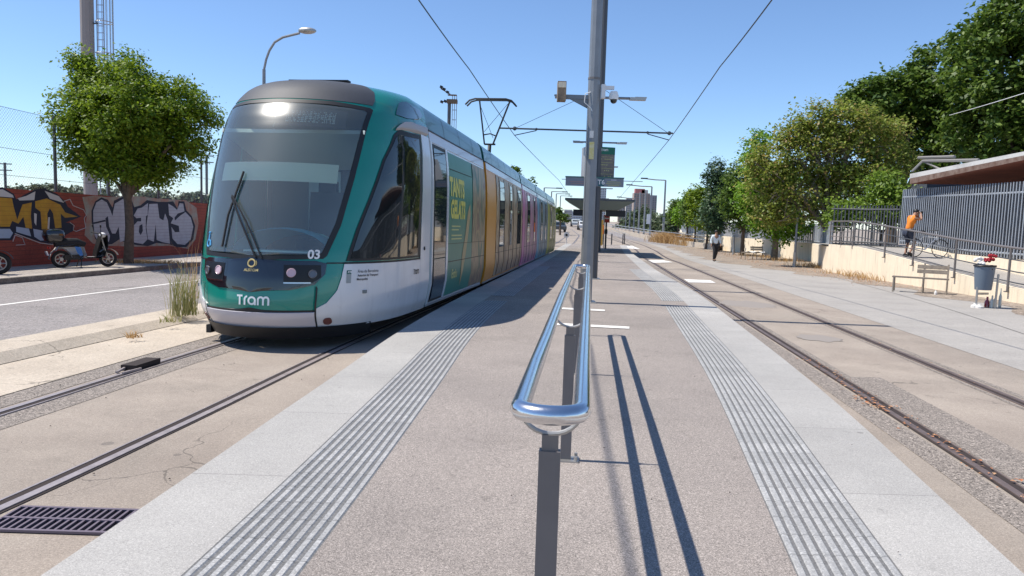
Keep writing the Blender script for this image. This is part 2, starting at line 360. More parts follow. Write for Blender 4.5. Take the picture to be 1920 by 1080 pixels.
# rails
Lo = [(0, 777), (250, 697), (425, 647)]; Li = [(0, 962), (197, 869), (480, 732), (560, 690)]
Ri = [(1920, 941), (1658, 769), (1424, 619), (1252, 519), (1210, 491), (1190, 479)]; Ro = [(1920, 755), (1591, 622), (1430, 552), (1325, 507), (1274, 489), (1240, 475)]
far_ri = [(1158, 464), (1128, 452)]; far_ro = [(1190, 459), (1150, 447)]
gi = [tuple(G(*p)[:2]) for p in Ri]; go = [tuple(G(*p)[:2]) for p in Ro]
RC = xpath([((a[0] + float(np.interp(a[1], [q[1] for q in go], [q[0] for q in go]))) / 2, a[1]) for a in gi if go[0][1] < a[1] < go[-1][1]] + [(10.0, 56.0), (10.9, 66), (11.3, 80), (11.6, 110), (13, 250)], 3)
li = [tuple(G(*p)[:2]) for p in Li]; lo_ = [tuple(G(*p)[:2]) for p in Lo]
print('li', li, 'lo', lo_, 'RC', [round(RC(y), 2) for y in (5, 10, 20, 40, 60)], 'KRgap', [round(RC(y) - .73 - KR(y), 2) for y in (5, 10, 20, 40)])
LC = xpath([(-3.42, 3.4), (-3.2, 4.6), (-3.08, 5.8), (-2.98, 7.2), (-2.80, 9.0), (-2.57, 11), (-1.88, 16), (.2, 34), (1.05, 42), (2.7, 54), (4.6, 66), (7.2, 90), (8.6, 120), (9.3, 160), (10.5, 260)], 3)
def track(CX, y0, y1, rm='rail'):
    for sgn in (-1, 1):
        f = lambda y, o: CX(y) + sgn * .7525 + o * sgn
        def b(o0, o1): return (lambda y: min(f(y, o0), f(y, o1))), (lambda y: max(f(y, o0), f(y, o1)))
        l, r = b(.026, .046); band('rail_joint', 'groove', l, r, y0, y1, .005)
        l, r = b(-.028, .026); band('rail', rm, l, r, y0, y1, .012, side=.012)
        l, r = b(-.085, -.028); band('rail_groove', 'groove', l, r, y0, y1, .006)
        l, r = b(-.100, -.085); band('rail_lip', rm, l, r, y0, y1, .010, side=.01)
track(LC, -6, 250); track(RC, -6, 250, 'rail2')
# darker re-laid strips along the rails
def patch(f, a, b, y0, y1, m='patch', off=.003): band('track_patch', m, lambda y: f(y) + a, lambda y: f(y) + b, y0, y1, off)
patch(LC, -1.12, -.86, -6, 30); patch(LC, -.64, -.38, 4.7, 30); patch(LC, -1.05, -.84, 4.0, 10, off=.0034)
patch(RC, -1.05, -.83, -6, 40); patch(RC, -.63, -.22, -6, 8.1); patch(RC, .84, .92, -6, 40); patch(RC, -.63, -.55, 8.1, 45); patch(RC, .58, .63, 0, 45)
# plaza right of the right hand track, paved grey; drain joint; dirt along the wall
band('plaza', 'plaza', lambda y: RC(y) + 1.75, lambda y: RC(y) + 30, -6, 75, .004)
M['jnt'] = mat('paving_joint', (.14, .135, .13), .95)
jp = [tuple(G(*p)[:2]) for p in [(1920, 627), (1780, 580), (1640, 540), (1560, 519)]]
JX = xpath(jp); band('paving_joint', 'jnt', lambda y: JX(y) - .012, lambda y: JX(y) + .012, 4, 60, .009)
# ramp wall / long wall foot line
WB = [tuple(G(*p)[:2]) for p in [(1920, 571), (1773, 547), (1662, 528)]]; WB2 = [tuple(G(*p)[:2]) for p in [(1519, 490), (1431, 479), (1276, 458)]]
print('WB', WB, 'WB2', WB2)
slope = (WB[2][0] - WB[0][0]) / (WB[2][1] - WB[0][1])
def WX(y): return WB[0][0] + slope * (y - WB[0][1])
print('slope', slope, 'WX at', [(round(y), round(WX(y), 1)) for y in (WB2[0][1], WB2[1][1], WB2[2][1])])
band('dirt_strip', 'dirt', lambda y: WX(y) - 1.3 - .5 * math.sin(y * 1.3) - max(0, min(2.2, (y - 26) * .14)), lambda y: WX(y) + 8, 8, 130, .008)
# left: island, road, sidewalk
ik = [tuple(G(*p)[:2]) for p in [(0, 655), (370, 588)]]; isl = (ik[1][0] - ik[0][0]) / (ik[1][1] - ik[0][1])
def IX(y): return ik[0][0] + .105 * (y - ik[0][1])
rk = [tuple(G(*p)[:2]) for p in [(0, 534), (366, 499)]]
def SX(y): return rk[0][0] + .10 * (y - rk[0][1])
print('ik', ik, 'rk', rk)
band('island', 'island', IX, lambda y: IX(y) + .55, -6, 70, .10, side=.15); 
band('island_slope', 'island', lambda y: IX(y) + .55, lambda y: LC(y) - 1.13, -6, 40, .006)
mb = MB(); mb.grid([[(IX(y) + .55, y, zg(y) + .10), (IX(y) + .70, y, zg(y) + .012)] for y in yrows(-6, 70)]); tag(mb.build('island_edge', 'island', smooth=False), kind='structure')
band('road', 'road', lambda y: SX(y), lambda y: IX(y), -40, 230, .005)
band('lane_line', 'wpaint', lambda y: IX(y) - 3.15, lambda y: IX(y) - 3.05, -10, 200, .009)
ll = [tuple(G(*p)[:2]) for p in [(0, 579), (300, 540)]]; print('lane', ll, [IX(q[1]) - q[0] for q in ll])
M['kst'] = mat('street_kerb', (.21, .19, .17), .9, c2=(.13, .115, .10), vscale=3, speck=.3, sscale=40)
band('sidewalk_kerb', 'kst', lambda y: SX(y) - .14, SX, -40, 120, .125, side=.2)
band('sidewalk', 'walk', lambda y: SX(y) - 9, lambda y: SX(y) - .14, -40, 120, .123, n=3)
# drain grate in the track bed
gp = [G(0, 985), G(205, 1000), G(238, 967), G(60, 950)]
gr = thing('drain_grate', 'rusty slotted steel drain grate set in the concrete beside the granite platform kerb', 'drain grate', (0, 0, 0))
gc = Vector((LC(3.75) + .98, 3.62, 0)); gx0, gx1, gy0, gy1 = LC(3.6) + .87, KL(3.6) + .02, 3.47, 3.75
mb = MB(); mb.quad((gx0, gy0, .004), (gx1, gy0, .004), (gx1, gy1, .004), (gx0, gy1, .004)); mb.build('pit', 'black', gr, smooth=False)
mb = MB()
for yy in (gy0, (gy0 + gy1) / 2, gy1): mb.box(((gx0 + gx1) / 2, yy, .012), (gx1 - gx0, .018, .012))
n = 24
for i in range(n + 1):
    x = gx0 + (gx1 - gx0) * i / n; mb.box((x, (gy0 + gy1) / 2, .010), (.012, gy1 - gy0, .012))
M['grate'] = mat('grate_steel', (.17, .14, .17), .6, metal=.4); mb.build('grating', 'grate', gr, smooth=False)
# rail lubricator / point box on the outer left rail
rb = G(285, 690); rbx = LC(rb.y) - .7525
t = thing('rail_lubricator', 'black steel box clamped on the outer rail in front of the tram', 'rail fitting', (rbx, rb.y, zg(rb.y)), -R(6))
MB().box((-.03, .02, .035), (.16, .42, .05)).build('box', 'groove', t); MB().box((-.05, -.27, .03), (.02, .25, .02), rz=.25).box((.06, -.27, .025), (.02, .25, .02), rz=-.1).build('guide_bar', 'rail', t)
# manhole / stain patches on right bed
M['stain'] = mat('oil_stain', (.27, .24, .215), .95)
for px, py, a, b in ((1400, 571, 50, 6), (1535, 635, 40, 6)):
    c = G(px, py); mb = MB(); nn = 26; sx = a * c.y / FPX; sy = b * c.y * c.y / FPX / 1.6
    mb.v = [(c.x + sx * math.cos(2 * math.pi * i / nn) * (1 + .12 * math.sin(3.1 * i)), c.y + sy * math.sin(2 * math.pi * i / nn) * (1 + .2 * math.sin(1.7 * i)), zg(c.y) + .0085) for i in range(nn)]
    mb.f = [tuple(range(nn))]; tag(mb.build('stain', 'stain', smooth=False), kind='structure')
# white paint slabs between right rails
for pts in ([(1215, 488), (1243, 488), (1262, 492), (1225, 493)], [(1282, 524), (1332, 526), (1342, 531), (1292, 530)], [(1170, 461), (1185, 461), (1200, 467), (1178, 466)]):
    ground_quad('painted_marking', 'wpaint', pts, .0, .009)
# ------------------------------------------------------------------ tram
WZ = [(.2, 1.24), (.35, 1.29), (.6, 1.325), (2.0, 1.325), (2.5, 1.3), (2.9, 1.24), (3.05, 1.19), (3.2, 1.08), (3.3, .93), (3.36, .70), (3.4, .404)]
NZ = [(.2, .162), (.35, .03), (.5, 0), (.8, .03), (1.1, .091), (1.6, .243), (2.1, .426), (2.6, .650), (2.75, .735), (2.9, .855), (3.0, .96), (3.15, 1.11), (3.25, 1.27), (3.33, 1.52), (3.38, 1.977), (3.4, 2.331)]
def cat(z, T):
    zs = [t[0] for t in T]; vs = [t[1] for t in T]; k = .025
    return float(np.mean([np.interp(z + d * k, zs, vs) for d in (-1, 0, 1)]))
SHO = [(3.0, 0), (3.15, .06), (3.3, .15), (3.36, .26), (3.4, .36)]
TP, TQ, TL = 2.006, 3.488, 3.179
def surf(a, z, off=0.0):
    W = cat(z, WZ) + off + cat(z, SHO) * min(1, max(0, (abs(a) - 56) / 28)); n = cat(z, NZ) - off
    if abs(a) <= 90:
        s = math.sin(R(abs(a))); c = math.cos(R(a)); x = W * s ** (2 / TP); y = (TL - n) * (1 - max(c, 0) ** (2 / TQ)) + n
    else: x = W; y = TL + (abs(a) - 90) * .1
    return Vector((x if a >= 0 else -x, y, z))
T1 = Vector((-3.005, 8.493, .017)); HD1 = R(7.486)
tram = thing('tram', 'teal and white articulated tram with coloured advert panels standing at the platform', 'tram', T1, -HD1)
tram.rotation_euler = (-R(.72), 0, -HD1)
def gridpatch(name, m, poly, off=.004, parent=tram, mirror=False, dz=.03, da=2.0, rim=True):
    """skin patch on the nose; poly in (a, z), filled row by row"""
    zs = [p[1] for p in poly]; z0, z1 = min(zs), max(zs); nr = max(3, int((z1 - z0) / dz)); mb = MB(); prev = None
    amax = max(p[0] for p in poly) - min(p[0] for p in poly); nc = max(3, int(amax / da)); rows = []
    for i in range(nr + 1):
        z = z0 + (z1 - z0) * (i + (1e-4 if i == 0 else (-1e-4 if i == nr else 0))) / nr; xs = []
        for j in range(len(poly)):
            (a1, q1), (a2, q2) = poly[j], poly[(j + 1) % len(poly)]
            if (q1 - z) * (q2 - z) < 0: xs.append(a1 + (a2 - a1) * (z - q1) / (q2 - q1))
        if len(xs) < 2: continue
        l, r = min(xs), max(xs)
        if mirror: l, r = -r, -l
        rows.append([surf(l + (r - l) * j / nc, z, off) for j in range(nc + 1)])
    mb.grid(rows)
    if rim:  # turned edge back to the skin
        b = [r[0] for r in rows] + rows[-1][1:] + [r[-1] for r in rows[::-1]][1:] + rows[0][::-1][1:-1]
        n = len(mb.v); k = len(b); c = Vector((0, 3.5, 1.5))
        for p in b: mb.v.append(tuple(p)); 
        for p in b: mb.v.append(tuple(p + (c - p).normalized() * (abs(off) + .004)))
        for i in range(k): mb.f.append((n + i, n + (i + 1) % k, n + k + (i + 1) % k, n + k + i))
    return mb.build(name, m, parent)
def sym(poly): return poly + [(-a, z) for a, z in reversed(poly)]
WSR = [(5.5, 1.03), (22, 1.04), (33.5, 1.05), (39, 1.444), (43, 2.036), (45.8, 2.505), (50, 2.92), (27, 2.95), (9, 2.95)]
def inside(a, z, poly):
    c = False; j = len(poly) - 1
    for i in range(len(poly)):
        if (poly[i][1] > z) != (poly[j][1] > z) and a < (poly[j][0] - poly[i][0]) * (z - poly[i][1]) / (poly[j][1] - poly[i][1]) + poly[i][0]: c = not c
        j = i
    return c
WS = sym(WSR)
# base skin of the cab, with the windscreen opening left out; SPLIT by colour: teal above, white lower side
SWH = [(48, 1.07), (51, 1.384), (56, 1.786), (62, 2.277), (68, 2.60), (83, 2.64), (83, 1.07)]
def cabskin(parent, name='cab_shell'):
    zs = [.2 + .04 * i for i in range(81)]; aa = [-90 + 2 * i for i in range(91)]
    mb = MB(); mb.v = [tuple(surf(a, z)) for z in zs for a in aa]; k = len(aa)
    for i in range(len(zs) - 1):
        for j in range(k - 1):
            if inside(aa[j] + 1, zs[i] + .02, WS): continue
            if inside(-(aa[j] + 1), zs[i] + .02, SWH): continue
            q = i * k + j; mb.f.append((q, q + 1, q + k + 1, q + k))
    # roof lid
    n = len(mb.v); top = [surf(a, 3.4) for a in aa]; mb.v += [tuple(p) for p in top]; mb.f.append(tuple(range(n, n + k)))
    return mb.build(name, 'teal', parent)
cabskin(tram)
# windscreen frame ring: black band around glass
def ring(outer_scale=1.0):
    mb = MB(); nn = 120
    def res(poly, n):
        L = [0]; 
        for i in range(len(poly)):
            a, b = poly[i], poly[(i + 1) % len(poly)]; L.append(L[-1] + math.hypot((a[0] - b[0]) * .02, a[1] - b[1]))
        out = []
        for k in range(n):
            s = L[-1] * k / n; i = max(j for j in range(len(poly)) if L[j] <= s); a, b = poly[i], poly[(i + 1) % len(poly)]; f = (s - L[i]) / max(1e-6, L[i + 1] - L[i])
            out.append((a[0] + (b[0] - a[0]) * f, a[1] + (b[1] - a[1]) * f))
        return out
    p = res(WS, nn); ca, cz = 0, 1.95
    o = [(a * 1.025, cz + (z - cz) * 1.022) for a, z in p]; inn = [(a * .955, cz + (z - cz) * .972) for a, z in p]
    mb.grid([[surf(a, z, .006) for a, z in o + [o[0]]], [surf(a, z, .006) for a, z in inn + [inn[0]]]])
    return mb.build('windscreen_frame', 'black', tram)
ring()
# windscreen glass
M['wglass'] = None
def glass_mix(name, tint, fac):
    m = bpy.data.materials.new(name); m.use_nodes = True; nt = m.node_tree; N = nt.nodes; N.clear(); out = N.new('ShaderNodeOutputMaterial')
    g = N.new('ShaderNodeBsdfGlossy'); g.inputs['Roughness'].default_value = .16; g.inputs['Color'].default_value = (.85, .90, .88, 1)
    t = N.new('ShaderNodeBsdfTransparent'); t.inputs['Color'].default_value = (*tint, 1)
    df = N.new('ShaderNodeBsdfDiffuse'); df.inputs['Color'].default_value = (.60, .68, .62, 1)
    m0 = N.new('ShaderNodeMixShader'); m0.inputs[0].default_value = .10; nt.links.new(t.outputs[0], m0.inputs[1]); nt.links.new(df.outputs[0], m0.inputs[2])
    g2 = N.new('ShaderNodeBsdfGlossy'); g2.inputs['Roughness'].default_value = .30; m2 = N.new('ShaderNodeMixShader'); m2.inputs[0].default_value = .10; nt.links.new(m0.outputs[0], m2.inputs[1]); nt.links.new(g2.outputs[0], m2.inputs[2]); m0 = m2
    f = N.new('ShaderNodeFresnel'); f.inputs['IOR'].default_value = 1.45; mm = N.new('ShaderNodeMath'); mm.operation = 'ADD'; mm.inputs[1].default_value = fac; nt.links.new(f.outputs[0], mm.inputs[0])
    mx = N.new('ShaderNodeMixShader'); nt.links.new(mm.outputs[0], mx.inputs[0]); nt.links.new(m0.outputs[0], mx.inputs[1]); nt.links.new(g.outputs[0], mx.inputs[2]); nt.links.new(mx.outputs[0], out.inputs[0])
    return m
M['wglass'] = glass_mix('windscreen_glass', (.86, .96, .93), .0)
ws = gridpatch('windscreen', 'wglass', [(a * .965, 1.95 + (z - 1.95) * .98) for a, z in WS], .003, rim=False)
def frame_ring(poly, s):
    c = (sum(p[0] for p in poly) / len(poly), sum(p[1] for p in poly) / len(poly)); mb = MB(); P_ = []
    for (a1, z1), (a2, z2) in zip(poly, poly[1:] + poly[:1]):
        for k in range(6): P_.append((a1 + (a2 - a1) * k / 6, z1 + (z2 - z1) * k / 6))
    P_.append(P_[0]); mb.grid([[surf(a * s, z, .010) for a, z in P_], [surf((c[0] + (a - c[0]) * .86) * s, c[1] + (z - c[1]) * .92, .010) for a, z in P_]])
    return mb.build('cab_window_frame', 'black', tram)
# black fascia with lamps
FA = sym([(0, 1.035), (22, 1.03), (35, .985), (34.6, .85), (30, .725), (18, .66), (0, .635)])
fa = gridpatch('fascia', mat('black_fascia', (.008, .010, .016), .12, coat=1), FA, .010)
def disc(name, m, a, z, r, off, parent, t=.01, ring_=None):
    c = surf(a, z, off); u = (surf(a + 1, z, off) - surf(a - 1, z, off)).normalized(); v = (surf(a, z + .02, off) - surf(a, z - .02, off)).normalized(); n = u.cross(v)
    if n.y > 0: n = -n
    mb = MB(); mb.tube([c - n * .02, c + n * t], r, 24)
    if ring_: mb.tube([c + n * t + (u * math.cos(2 * math.pi * i / 24) + v * math.sin(2 * math.pi * i / 24)) * r for i in range(24)], ring_, 6, closed=True)
    return mb.build(name, m, parent)
M['recess'] = mat('lamp_recess', (.004, .004, .005), .4); M['chrome'] = mat('chrome_trim', (.5, .5, .52), .15, metal=1)
for s in (-1, 1):
    rp = [(15.5 * s, .955), (32.3 * s, .955), (32.9 * s, .80), (28 * s, .745), (16 * s, .745)]
    rc = gridpatch('lamp_recess', 'recess', rp, .014, fa)
    rc2 = gridpatch('lamp_trim', 'chrome', [(16 * s, .758), (28 * s, .758), (28.6 * s, .75), (28 * s, .742), (16 * s, .742)], .018, fa, dz=.005)
    disc('headlight', 'lens', 19.2 * s, .866, .048, .016, tram, .012, .006); disc('headlight', 'lens2', 28.8 * s, .852, .045, .016, tram, .012, .007)
# front text wraps the nose
def nose(a0, z0, off, k=1.0):
    s0 = surf(a0, z0, off); da = 1.0; per = (surf(a0 + da, z0, off) - surf(a0 - da, z0, off)).length / 2
    return lambda x, y: surf(a0 + x / per, z0 + y, off)
text_on('fleet_number', '03', 'white', tram, nose(28.8, 1.075, .012), .145, .004, 1.05)
M['logow'] = mat('logo_pale', (.80, .85, .85), .4)
def tramlogo(fn, h, m, parent):
    """lower-case rounded logotype: T r a m built from strokes"""
    w = .19 * h; mb = MB()
    def stroke(pts):
        pts = [Vector((p[0] * h, p[1] * h, 0)) for p in pts]; L = []; Rr = []
        for i, p in enumerate(pts):
            a = pts[max(0, i - 1)]; b = pts[min(len(pts) - 1, i + 1)]; t = (b - a).normalized(); n = Vector((-t.y, t.x, 0)); L.append(p + n * w / 2); Rr.append(p - n * w / 2)
        mb.grid([[fn(a.x, a.y), fn(b.x, b.y)] for a, b in zip(L, Rr)])
    arc = lambda cx, cy, r, a0, a1, n=10: [(cx + r * math.cos(R(a0 + (a1 - a0) * i / n)), cy + r * math.sin(R(a0 + (a1 - a0) * i / n))) for i in range(n + 1)]
    x = -1.55
    stroke([(x, .40), (x + .62, .40)]); stroke([(x + .31, .40), (x + .31, -.5)])
    stroke([(x + .86, -.5), (x + .86, .05)] + arc(x + 1.16, .05, .30, 180, 95))
    c = x + 1.62; stroke(arc(c, -.06, .34, 0, 360, 20)); stroke([(c + .34, -.06), (c + .34, -.5)])
    c = x + 2.42; stroke([(c - .17, -.5), (c - .17, .05)] + arc(c + .09, .05, .26, 180, 0) + [(c + .35, -.5)]); stroke([(c + .35, .05)] + arc(c + .61, .05, .26, 180, 0) + [(c + .87, -.5)])
    return mb.build('logotype', m, parent, smooth=False)
tramlogo(nose(1.0, .545, .014), .115, 'logow', tram)
f0 = nose(0, .965, .016); mb = MB()
mb.tube([f0(.042 * math.cos(2 * math.pi * i / 24), .042 * math.sin(2 * math.pi * i / 24)) for i in range(24)], .009, 6, closed=True)
mb.tube([f0(.05 + .012 * math.sin(i / 8 * math.pi), -.03 + .06 * i / 8) for i in range(9)], .004, 5)
mb.build('maker_emblem', 'gold', fa); text_on('maker_name', 'ALSTOM', 'gold', fa, nose(0, .885, .014), .042, .001, 1.1)
# black gap under teal, white bumper, skirt
gridpatch('bumper_gap', 'black', sym([(0, .455), (30, .445), (31, .385), (0, .37)]), .006)
M['bumper'] = mat('bumper_white', (.52, .50, .54), .35, coat=.3, stain=.06)
gridpatch('bumper', 'bumper', sym([(0, .385), (31, .40), (31.5, .20), (0, .20)]), .022)
for s in (-1, 1):
    # white lower side, with its curved teal border
    side = [(31.2, .20), (31, .44), (36, .505), (40.5, .65), (42.3, .80), (43.2, .965), (60, .965), (89.9, .965), (89.9, .20)]
    gridpatch('side_panel', 'tramw', [(a * s, z) for a, z in side], .012)
    gridpatch('panel_joint', 'black', [(a * s, z) for a, z in [(43, .968), (89.9, .968), (89.9, .985), (43.3, .985)]], .013, dz=.01)
    sw = [(44, 1.0), (47.6, 1.384), (52.8, 1.786), (58.6, 2.277), (65.6, 2.65), (70, 2.74), (86, 2.76), (86.5, 1.0)]
    frame_ring(sw, s) if s < 0 else gridpatch('cab_window_frame', 'black', [(a * s, z) for a, z in sw], .010)
    sw2 = [(46.0, 1.03), (49.3, 1.384), (54.3, 1.786), (60, 2.277), (66.5, 2.60), (70, 2.68), (84.5, 2.69), (84.8, 1.03)]
    gridpatch('cab_window', 'glassd' if s > 0 else 'wglass', [(a * s, z) for a, z in sw2], .016, rim=s > 0)
    ear = [(66, 2.73), (69, 2.80), (73, 2.86), (80, 2.90), (89.5, 2.92), (89.5, 2.80), (80, 2.79), (70, 2.76)]
    gridpatch('rain_gutter', mat('gutter_grey', (.42, .40, .40), .4), [(a * s, z) for a, z in ear], .045)
    gridpatch('door_post', 'tramw', [(a * s, z) for a, z in [(86.6, .20), (89.9, .20), (89.9, 2.78), (86.4, 2.78)]], .014)
    disc('side_marker', 'black', 88.2 * s, 1.12, .028, .016, tram, .01)
    fg = disc('fog_lamp', mat('fog_recess', (.16, .06, .05), .3), 36.5 * s, .285, .052, .013, tram, .006, .006)
    gridpatch('roof_light_cowl', mat('dark_teal_lens', (.004, .06, .055), .1, coat=1), [(a * s, z) for a, z in [(67, 2.93), (68, 3.02), (71, 3.13), (78, 3.19), (88, 3.17), (89.5, 3.06), (85, 2.98), (76, 2.93)]], .012)
    gridpatch('pillar_joint', 'black', [(a * s, z) for a, z in [(35, .985), (43.2, .985), (43.2, .97), (35, .97)]], .004, dz=.005)
gridpatch('roof_panel', 'dgrey', sym([(0, 2.99), (50.5, 2.985), (52.5, 3.08), (54, 3.2), (51, 3.3), (46, 3.385), (0, 3.385)]), .008)
MB().box((0, 2.0, 3.395), (.85, .12, .02)).build('roof_vent', 'black', tram)
text_on('side_lettering', 'Àrea de Barcelona', 'black', tram, nose(55.5, .872, .016), .052, 0, 1)
text_on('side_lettering', 'Autoritat del Transport', 'black', tram, nose(55.5, .822, .016), .040, .0008, 1)
text_on('side_lettering', 'Metropolità', 'black', tram, nose(52.5, .776, .016), .040, .0008, 1)
gridpatch('transport_emblem', mat('emblem_grey', (.30, .33, .33), .5), [(44.6, .735), (46.9, .735), (46.9, .845), (44.6, .845)], .015)
gridpatch('transport_emblem', mat('emblem_green', (.01, .11, .09), .5), [(44.6, .845), (46.9, .845), (46.9, .89), (44.6, .89)], .015, dz=.01)
text_on('emblem_lettering', 'ATM', 'white', tram, nose(46.0, .868, .020), .034, .001, .9)
tramlogo(nose(84.2, .80, .018), .075, 'black', tram)
for s in (-1, 1): gridpatch('front_seam', 'black', [(30.6 * s, .20), (31.4 * s, .20), (31.4 * s, .70), (30.6 * s, .72)], .0235, rim=False)
# wheelchair sign
wf = nose(-32, 1.20, .010); mb = MB()
M['wsign'] = mat('sign_blue', (.10, .42, .75), .4)
mb.tube([wf(.045 * math.cos(R(a)), -.03 + .045 * math.sin(R(a))) for a in range(110, 395, 15)], .008, 5); mb.tube([wf(-.01, .07), wf(-.005, .0), wf(.04, .0), wf(.06, -.06)], .009, 5); mb.ball(wf(-.01, .09), .016, 8)
mb.build('wheelchair_sign', 'wsign', tram)
# wiper
def sp(px_a, z, off): return surf(px_a, z, off)
mb = MB(); mb.tube([surf(2, 1.03, .03), surf(-8, 1.45, .06), surf(-16, 1.72, .05)], .012, 6); mb.tube([surf(5, 1.03, .03), surf(-5, 1.45, .06), surf(-15.5, 1.74, .06)], .010, 6)
wp = mb.build('wiper_arm', 'black', tram); mb = MB(); mb.tube([surf(-18, 1.14, .03), surf(-17, 1.5, .035), surf(-12, 2.03, .03)], .014, 6); mb.build('wiper_blade', 'rubber', wp)
# cab interior
MB().box((0, 2.9, 1.75), (2.2, .05, 2.2)).build('cab_bulkhead', mat('bulkhead', (.10, .13, .14), .7), tram)
MB().box((-.25, 2.86, 1.72), (.5, .02, 1.0)).box((.5, 2.86, 1.72), (.4, .02, .9)).build('bulkhead_window', mat('bulkhead_glass', (.60, .72, .72), .2), tram)
MB().box((0, 1.9, .62), (2.2, 2.2, .04)).build('cab_floor', mat('cab_floor_grey', (.20, .22, .22), .8), tram)
mb = MB(); rows = []
for i in range(13):
    a = math.pi * i / 12; rows.append([(.70 * math.cos(a) * s + .08, .62 + .10 * k, 1.04 + .36 * math.sin(a) * s - .01 * k) for k, s in ((0, .90), (1, .97), (2, 1), (5, .99), (8, .9))])
mb.grid(rows); mb.build('dashboard', mat('dash_teal', (.10, .58, .74), .35), tram)
MB().box((0, .75, 1.06), (1.5, .5, .04)).build('dash_top', mat('dash_black', (.03, .035, .04), .6), tram)
MB().box((0.1, .62, 1.09), (.85, .28, .02)).build('dash_papers', mat('papers', (.70, .85, .80), .7), tram)
mb = MB(); mb.box((.1, 2.1, 1.5), (.5, .12, .75), rx=-.1); mb.box((.1, 1.85, 1.15), (.5, .5, .12)); mb.box((.1, 2.12, 1.95), (.26, .09, .16)); mb.build('driver_seat', mat('seat_dark', (.03, .04, .05), .8), tram)
rb_ = MB(); rb_.grid([[surf(a, z, -.06) for a in range(-36, 39, 4)] for z in (1.93, 2.0, 2.08, 2.16)]); rb_.build('sun_blind', mat('blind_beige', (.85, .85, .68), .8), tram)
mb = MB(); mb.grid([[surf(a, z, -.05) for a in range(-2, 40, 3)] for z in (2.62, 2.74, 2.86)]); de = mb.build('destination_display', mat('display_black', (.02, .025, .025), .3), tram)
mb = MB(); random.seed(3)
for i in range(13):
    a = 4 + i * 2.1
    for k in range(7):
        for q in range(3):
            if random.random() < .62: mb.ball(surf(a + q * .55, 2.675 + k * .022, -.03), .0085, 4)
mb.build('display_dots', mat('display_dots', (.85, .88, .80), .5), de)
MB().box((0, 1.75, 2.42), (1.9, 1.3, .05), rx=-.28).build('cab_ceiling', mat('cab_ceiling', (.60, .66, .60), .7), tram)
# ---- body sections behind the cab
SEC = [(3.18, 8.05), (8.35, 16.1), (16.4, 22.2), (22.5, 28.6), (28.9, 35.2)]
BEND = 8.2; HD2 = R(-1.1)     # rest of the train heads a little further left than the first section
def bent(p):
    x, y, z = p
    if y <= BEND: return Vector((x, y, z))
    d = y - BEND; c, s = math.cos(HD2), math.sin(HD2)
    return Vector((x * c + d * s, BEND - x * s + d * c, z))
PROF = [(z, cat(z, WZ)) for z in [.2, .28, .35, .5, .6, 1.0, 1.5, 2.0, 2.2, 2.4, 2.6, 2.75, 2.9]]
ROOF = [(z, cat(z, WZ) + cat(z, SHO)) for z in [2.9, 2.97, 3.05, 3.12, 3.2, 3.26, 3.3, 3.34, 3.37, 3.4]]
def sidepanel(name, m, y0, y1, z0, z1, off=.008, sides=(1,), parent=tram, t=True, ny=None):
    mb = MB(); ny = ny or max(2, int((y1 - y0) / 1.5) + 1)
    zs = [z0 + (z1 - z0) * i / 8 for i in range(9)]
    for s in sides:
        rows = [[bent((s * (cat(z, WZ) + off), y0 + (y1 - y0) * j / (ny - 1), z)) for j in range(ny)] for z in zs]; mb.grid(rows)
        if t:
            for (ya, yb, za, zb) in ((y0, y0, z0, z1), (y1, y1, z0, z1)):
                mb.grid([[bent((s * (cat(z, WZ) + off), ya, z)), bent((s * (cat(z, WZ) - .01), ya, z))] for z in zs])
            for z in (z0, z1): mb.grid([[bent((s * (cat(z, WZ) + q), y0 + (y1 - y0) * j / (ny - 1), z)) for j in range(ny)] for q in (off, -.01)])
    return mb.build(name, m, parent)
BC = [M['tramw'], mat('amber_paint', (.66, .27, .02), .35), mat('pink_paint', (.58, .16, .34), .35), mat('blue_paint', (.10, .33, .48), .35), mat('lime_paint', (.45, .45, .04), .35)]
for i, (y0, y1) in enumerate(SEC):
    last = i == 4; mb = MB(); ny = 8
    for s in (-1, 1): mb.grid([[bent((s * w, y0 + (y1 - y0) * j / ny, z)) for j in range(ny + 1)] for z, w in PROF])
    if i: mb.f.append(tuple(len(mb.v) + k for k in range(2 * len(PROF)))); mb.v += [tuple(bent((-w, y0, z))) for z, w in PROF] + [tuple(bent((w, y0, z))) for z, w in reversed(PROF)]
    mb.f.append(tuple(len(mb.v) + k for k in range(2 * len(PROF)))); mb.v += [tuple(bent((-w, y1, z))) for z, w in PROF] + [tuple(bent((w, y1, z))) for z, w in reversed(PROF)]
    mb.build('body_section', BC[i], tram)
    rp = [(-w, z) for z, w in ROOF] + [(w, z) for z, w in reversed(ROOF)]
    mb = MB(); mb.grid([[bent((x, y0 - (.0 if i else 0) + (y1 - y0) * j / ny, z)) for x, z in rp] for j in range(ny + 1)])
    for yy in (y0, y1): mb.f.append(tuple(len(mb.v) + k for k in range(len(rp)))); mb.v += [tuple(bent((x, yy, z))) for x, z in rp]
    mb.build('roof', 'teal2', tram)
    if i: # bellows
        ya, yb = SEC[i - 1][1], y0; mb = MB(); k = 7
        pr = [(-w * .95, z) for z, w in PROF] + [(-w * .95, z) for z, w in ROOF] + [(w * .95, z) for z, w in reversed(ROOF)] + [(w * .95, z) for z, w in reversed(PROF)]
        mb.grid([[bent((x * (1.0 if j % 2 else .97), ya + (yb - ya) * j / k, z)) for x, z in pr] for j in range(k + 1)]); mb.build('bellows', 'rubber', tram)
    sidepanel('cornice', mat('cornice', (.50, .50, .54), .3, coat=.4), y0 + .02, y1 - .02, 2.74, 2.90, .010, (1, -1))
    sidepanel('skirt_rail', 'grey', y0, y1, .20, .235, .018, (1, -1)); sidepanel('gutter', 'black', y0, y1, 2.895, 2.915, .02, (1, -1))
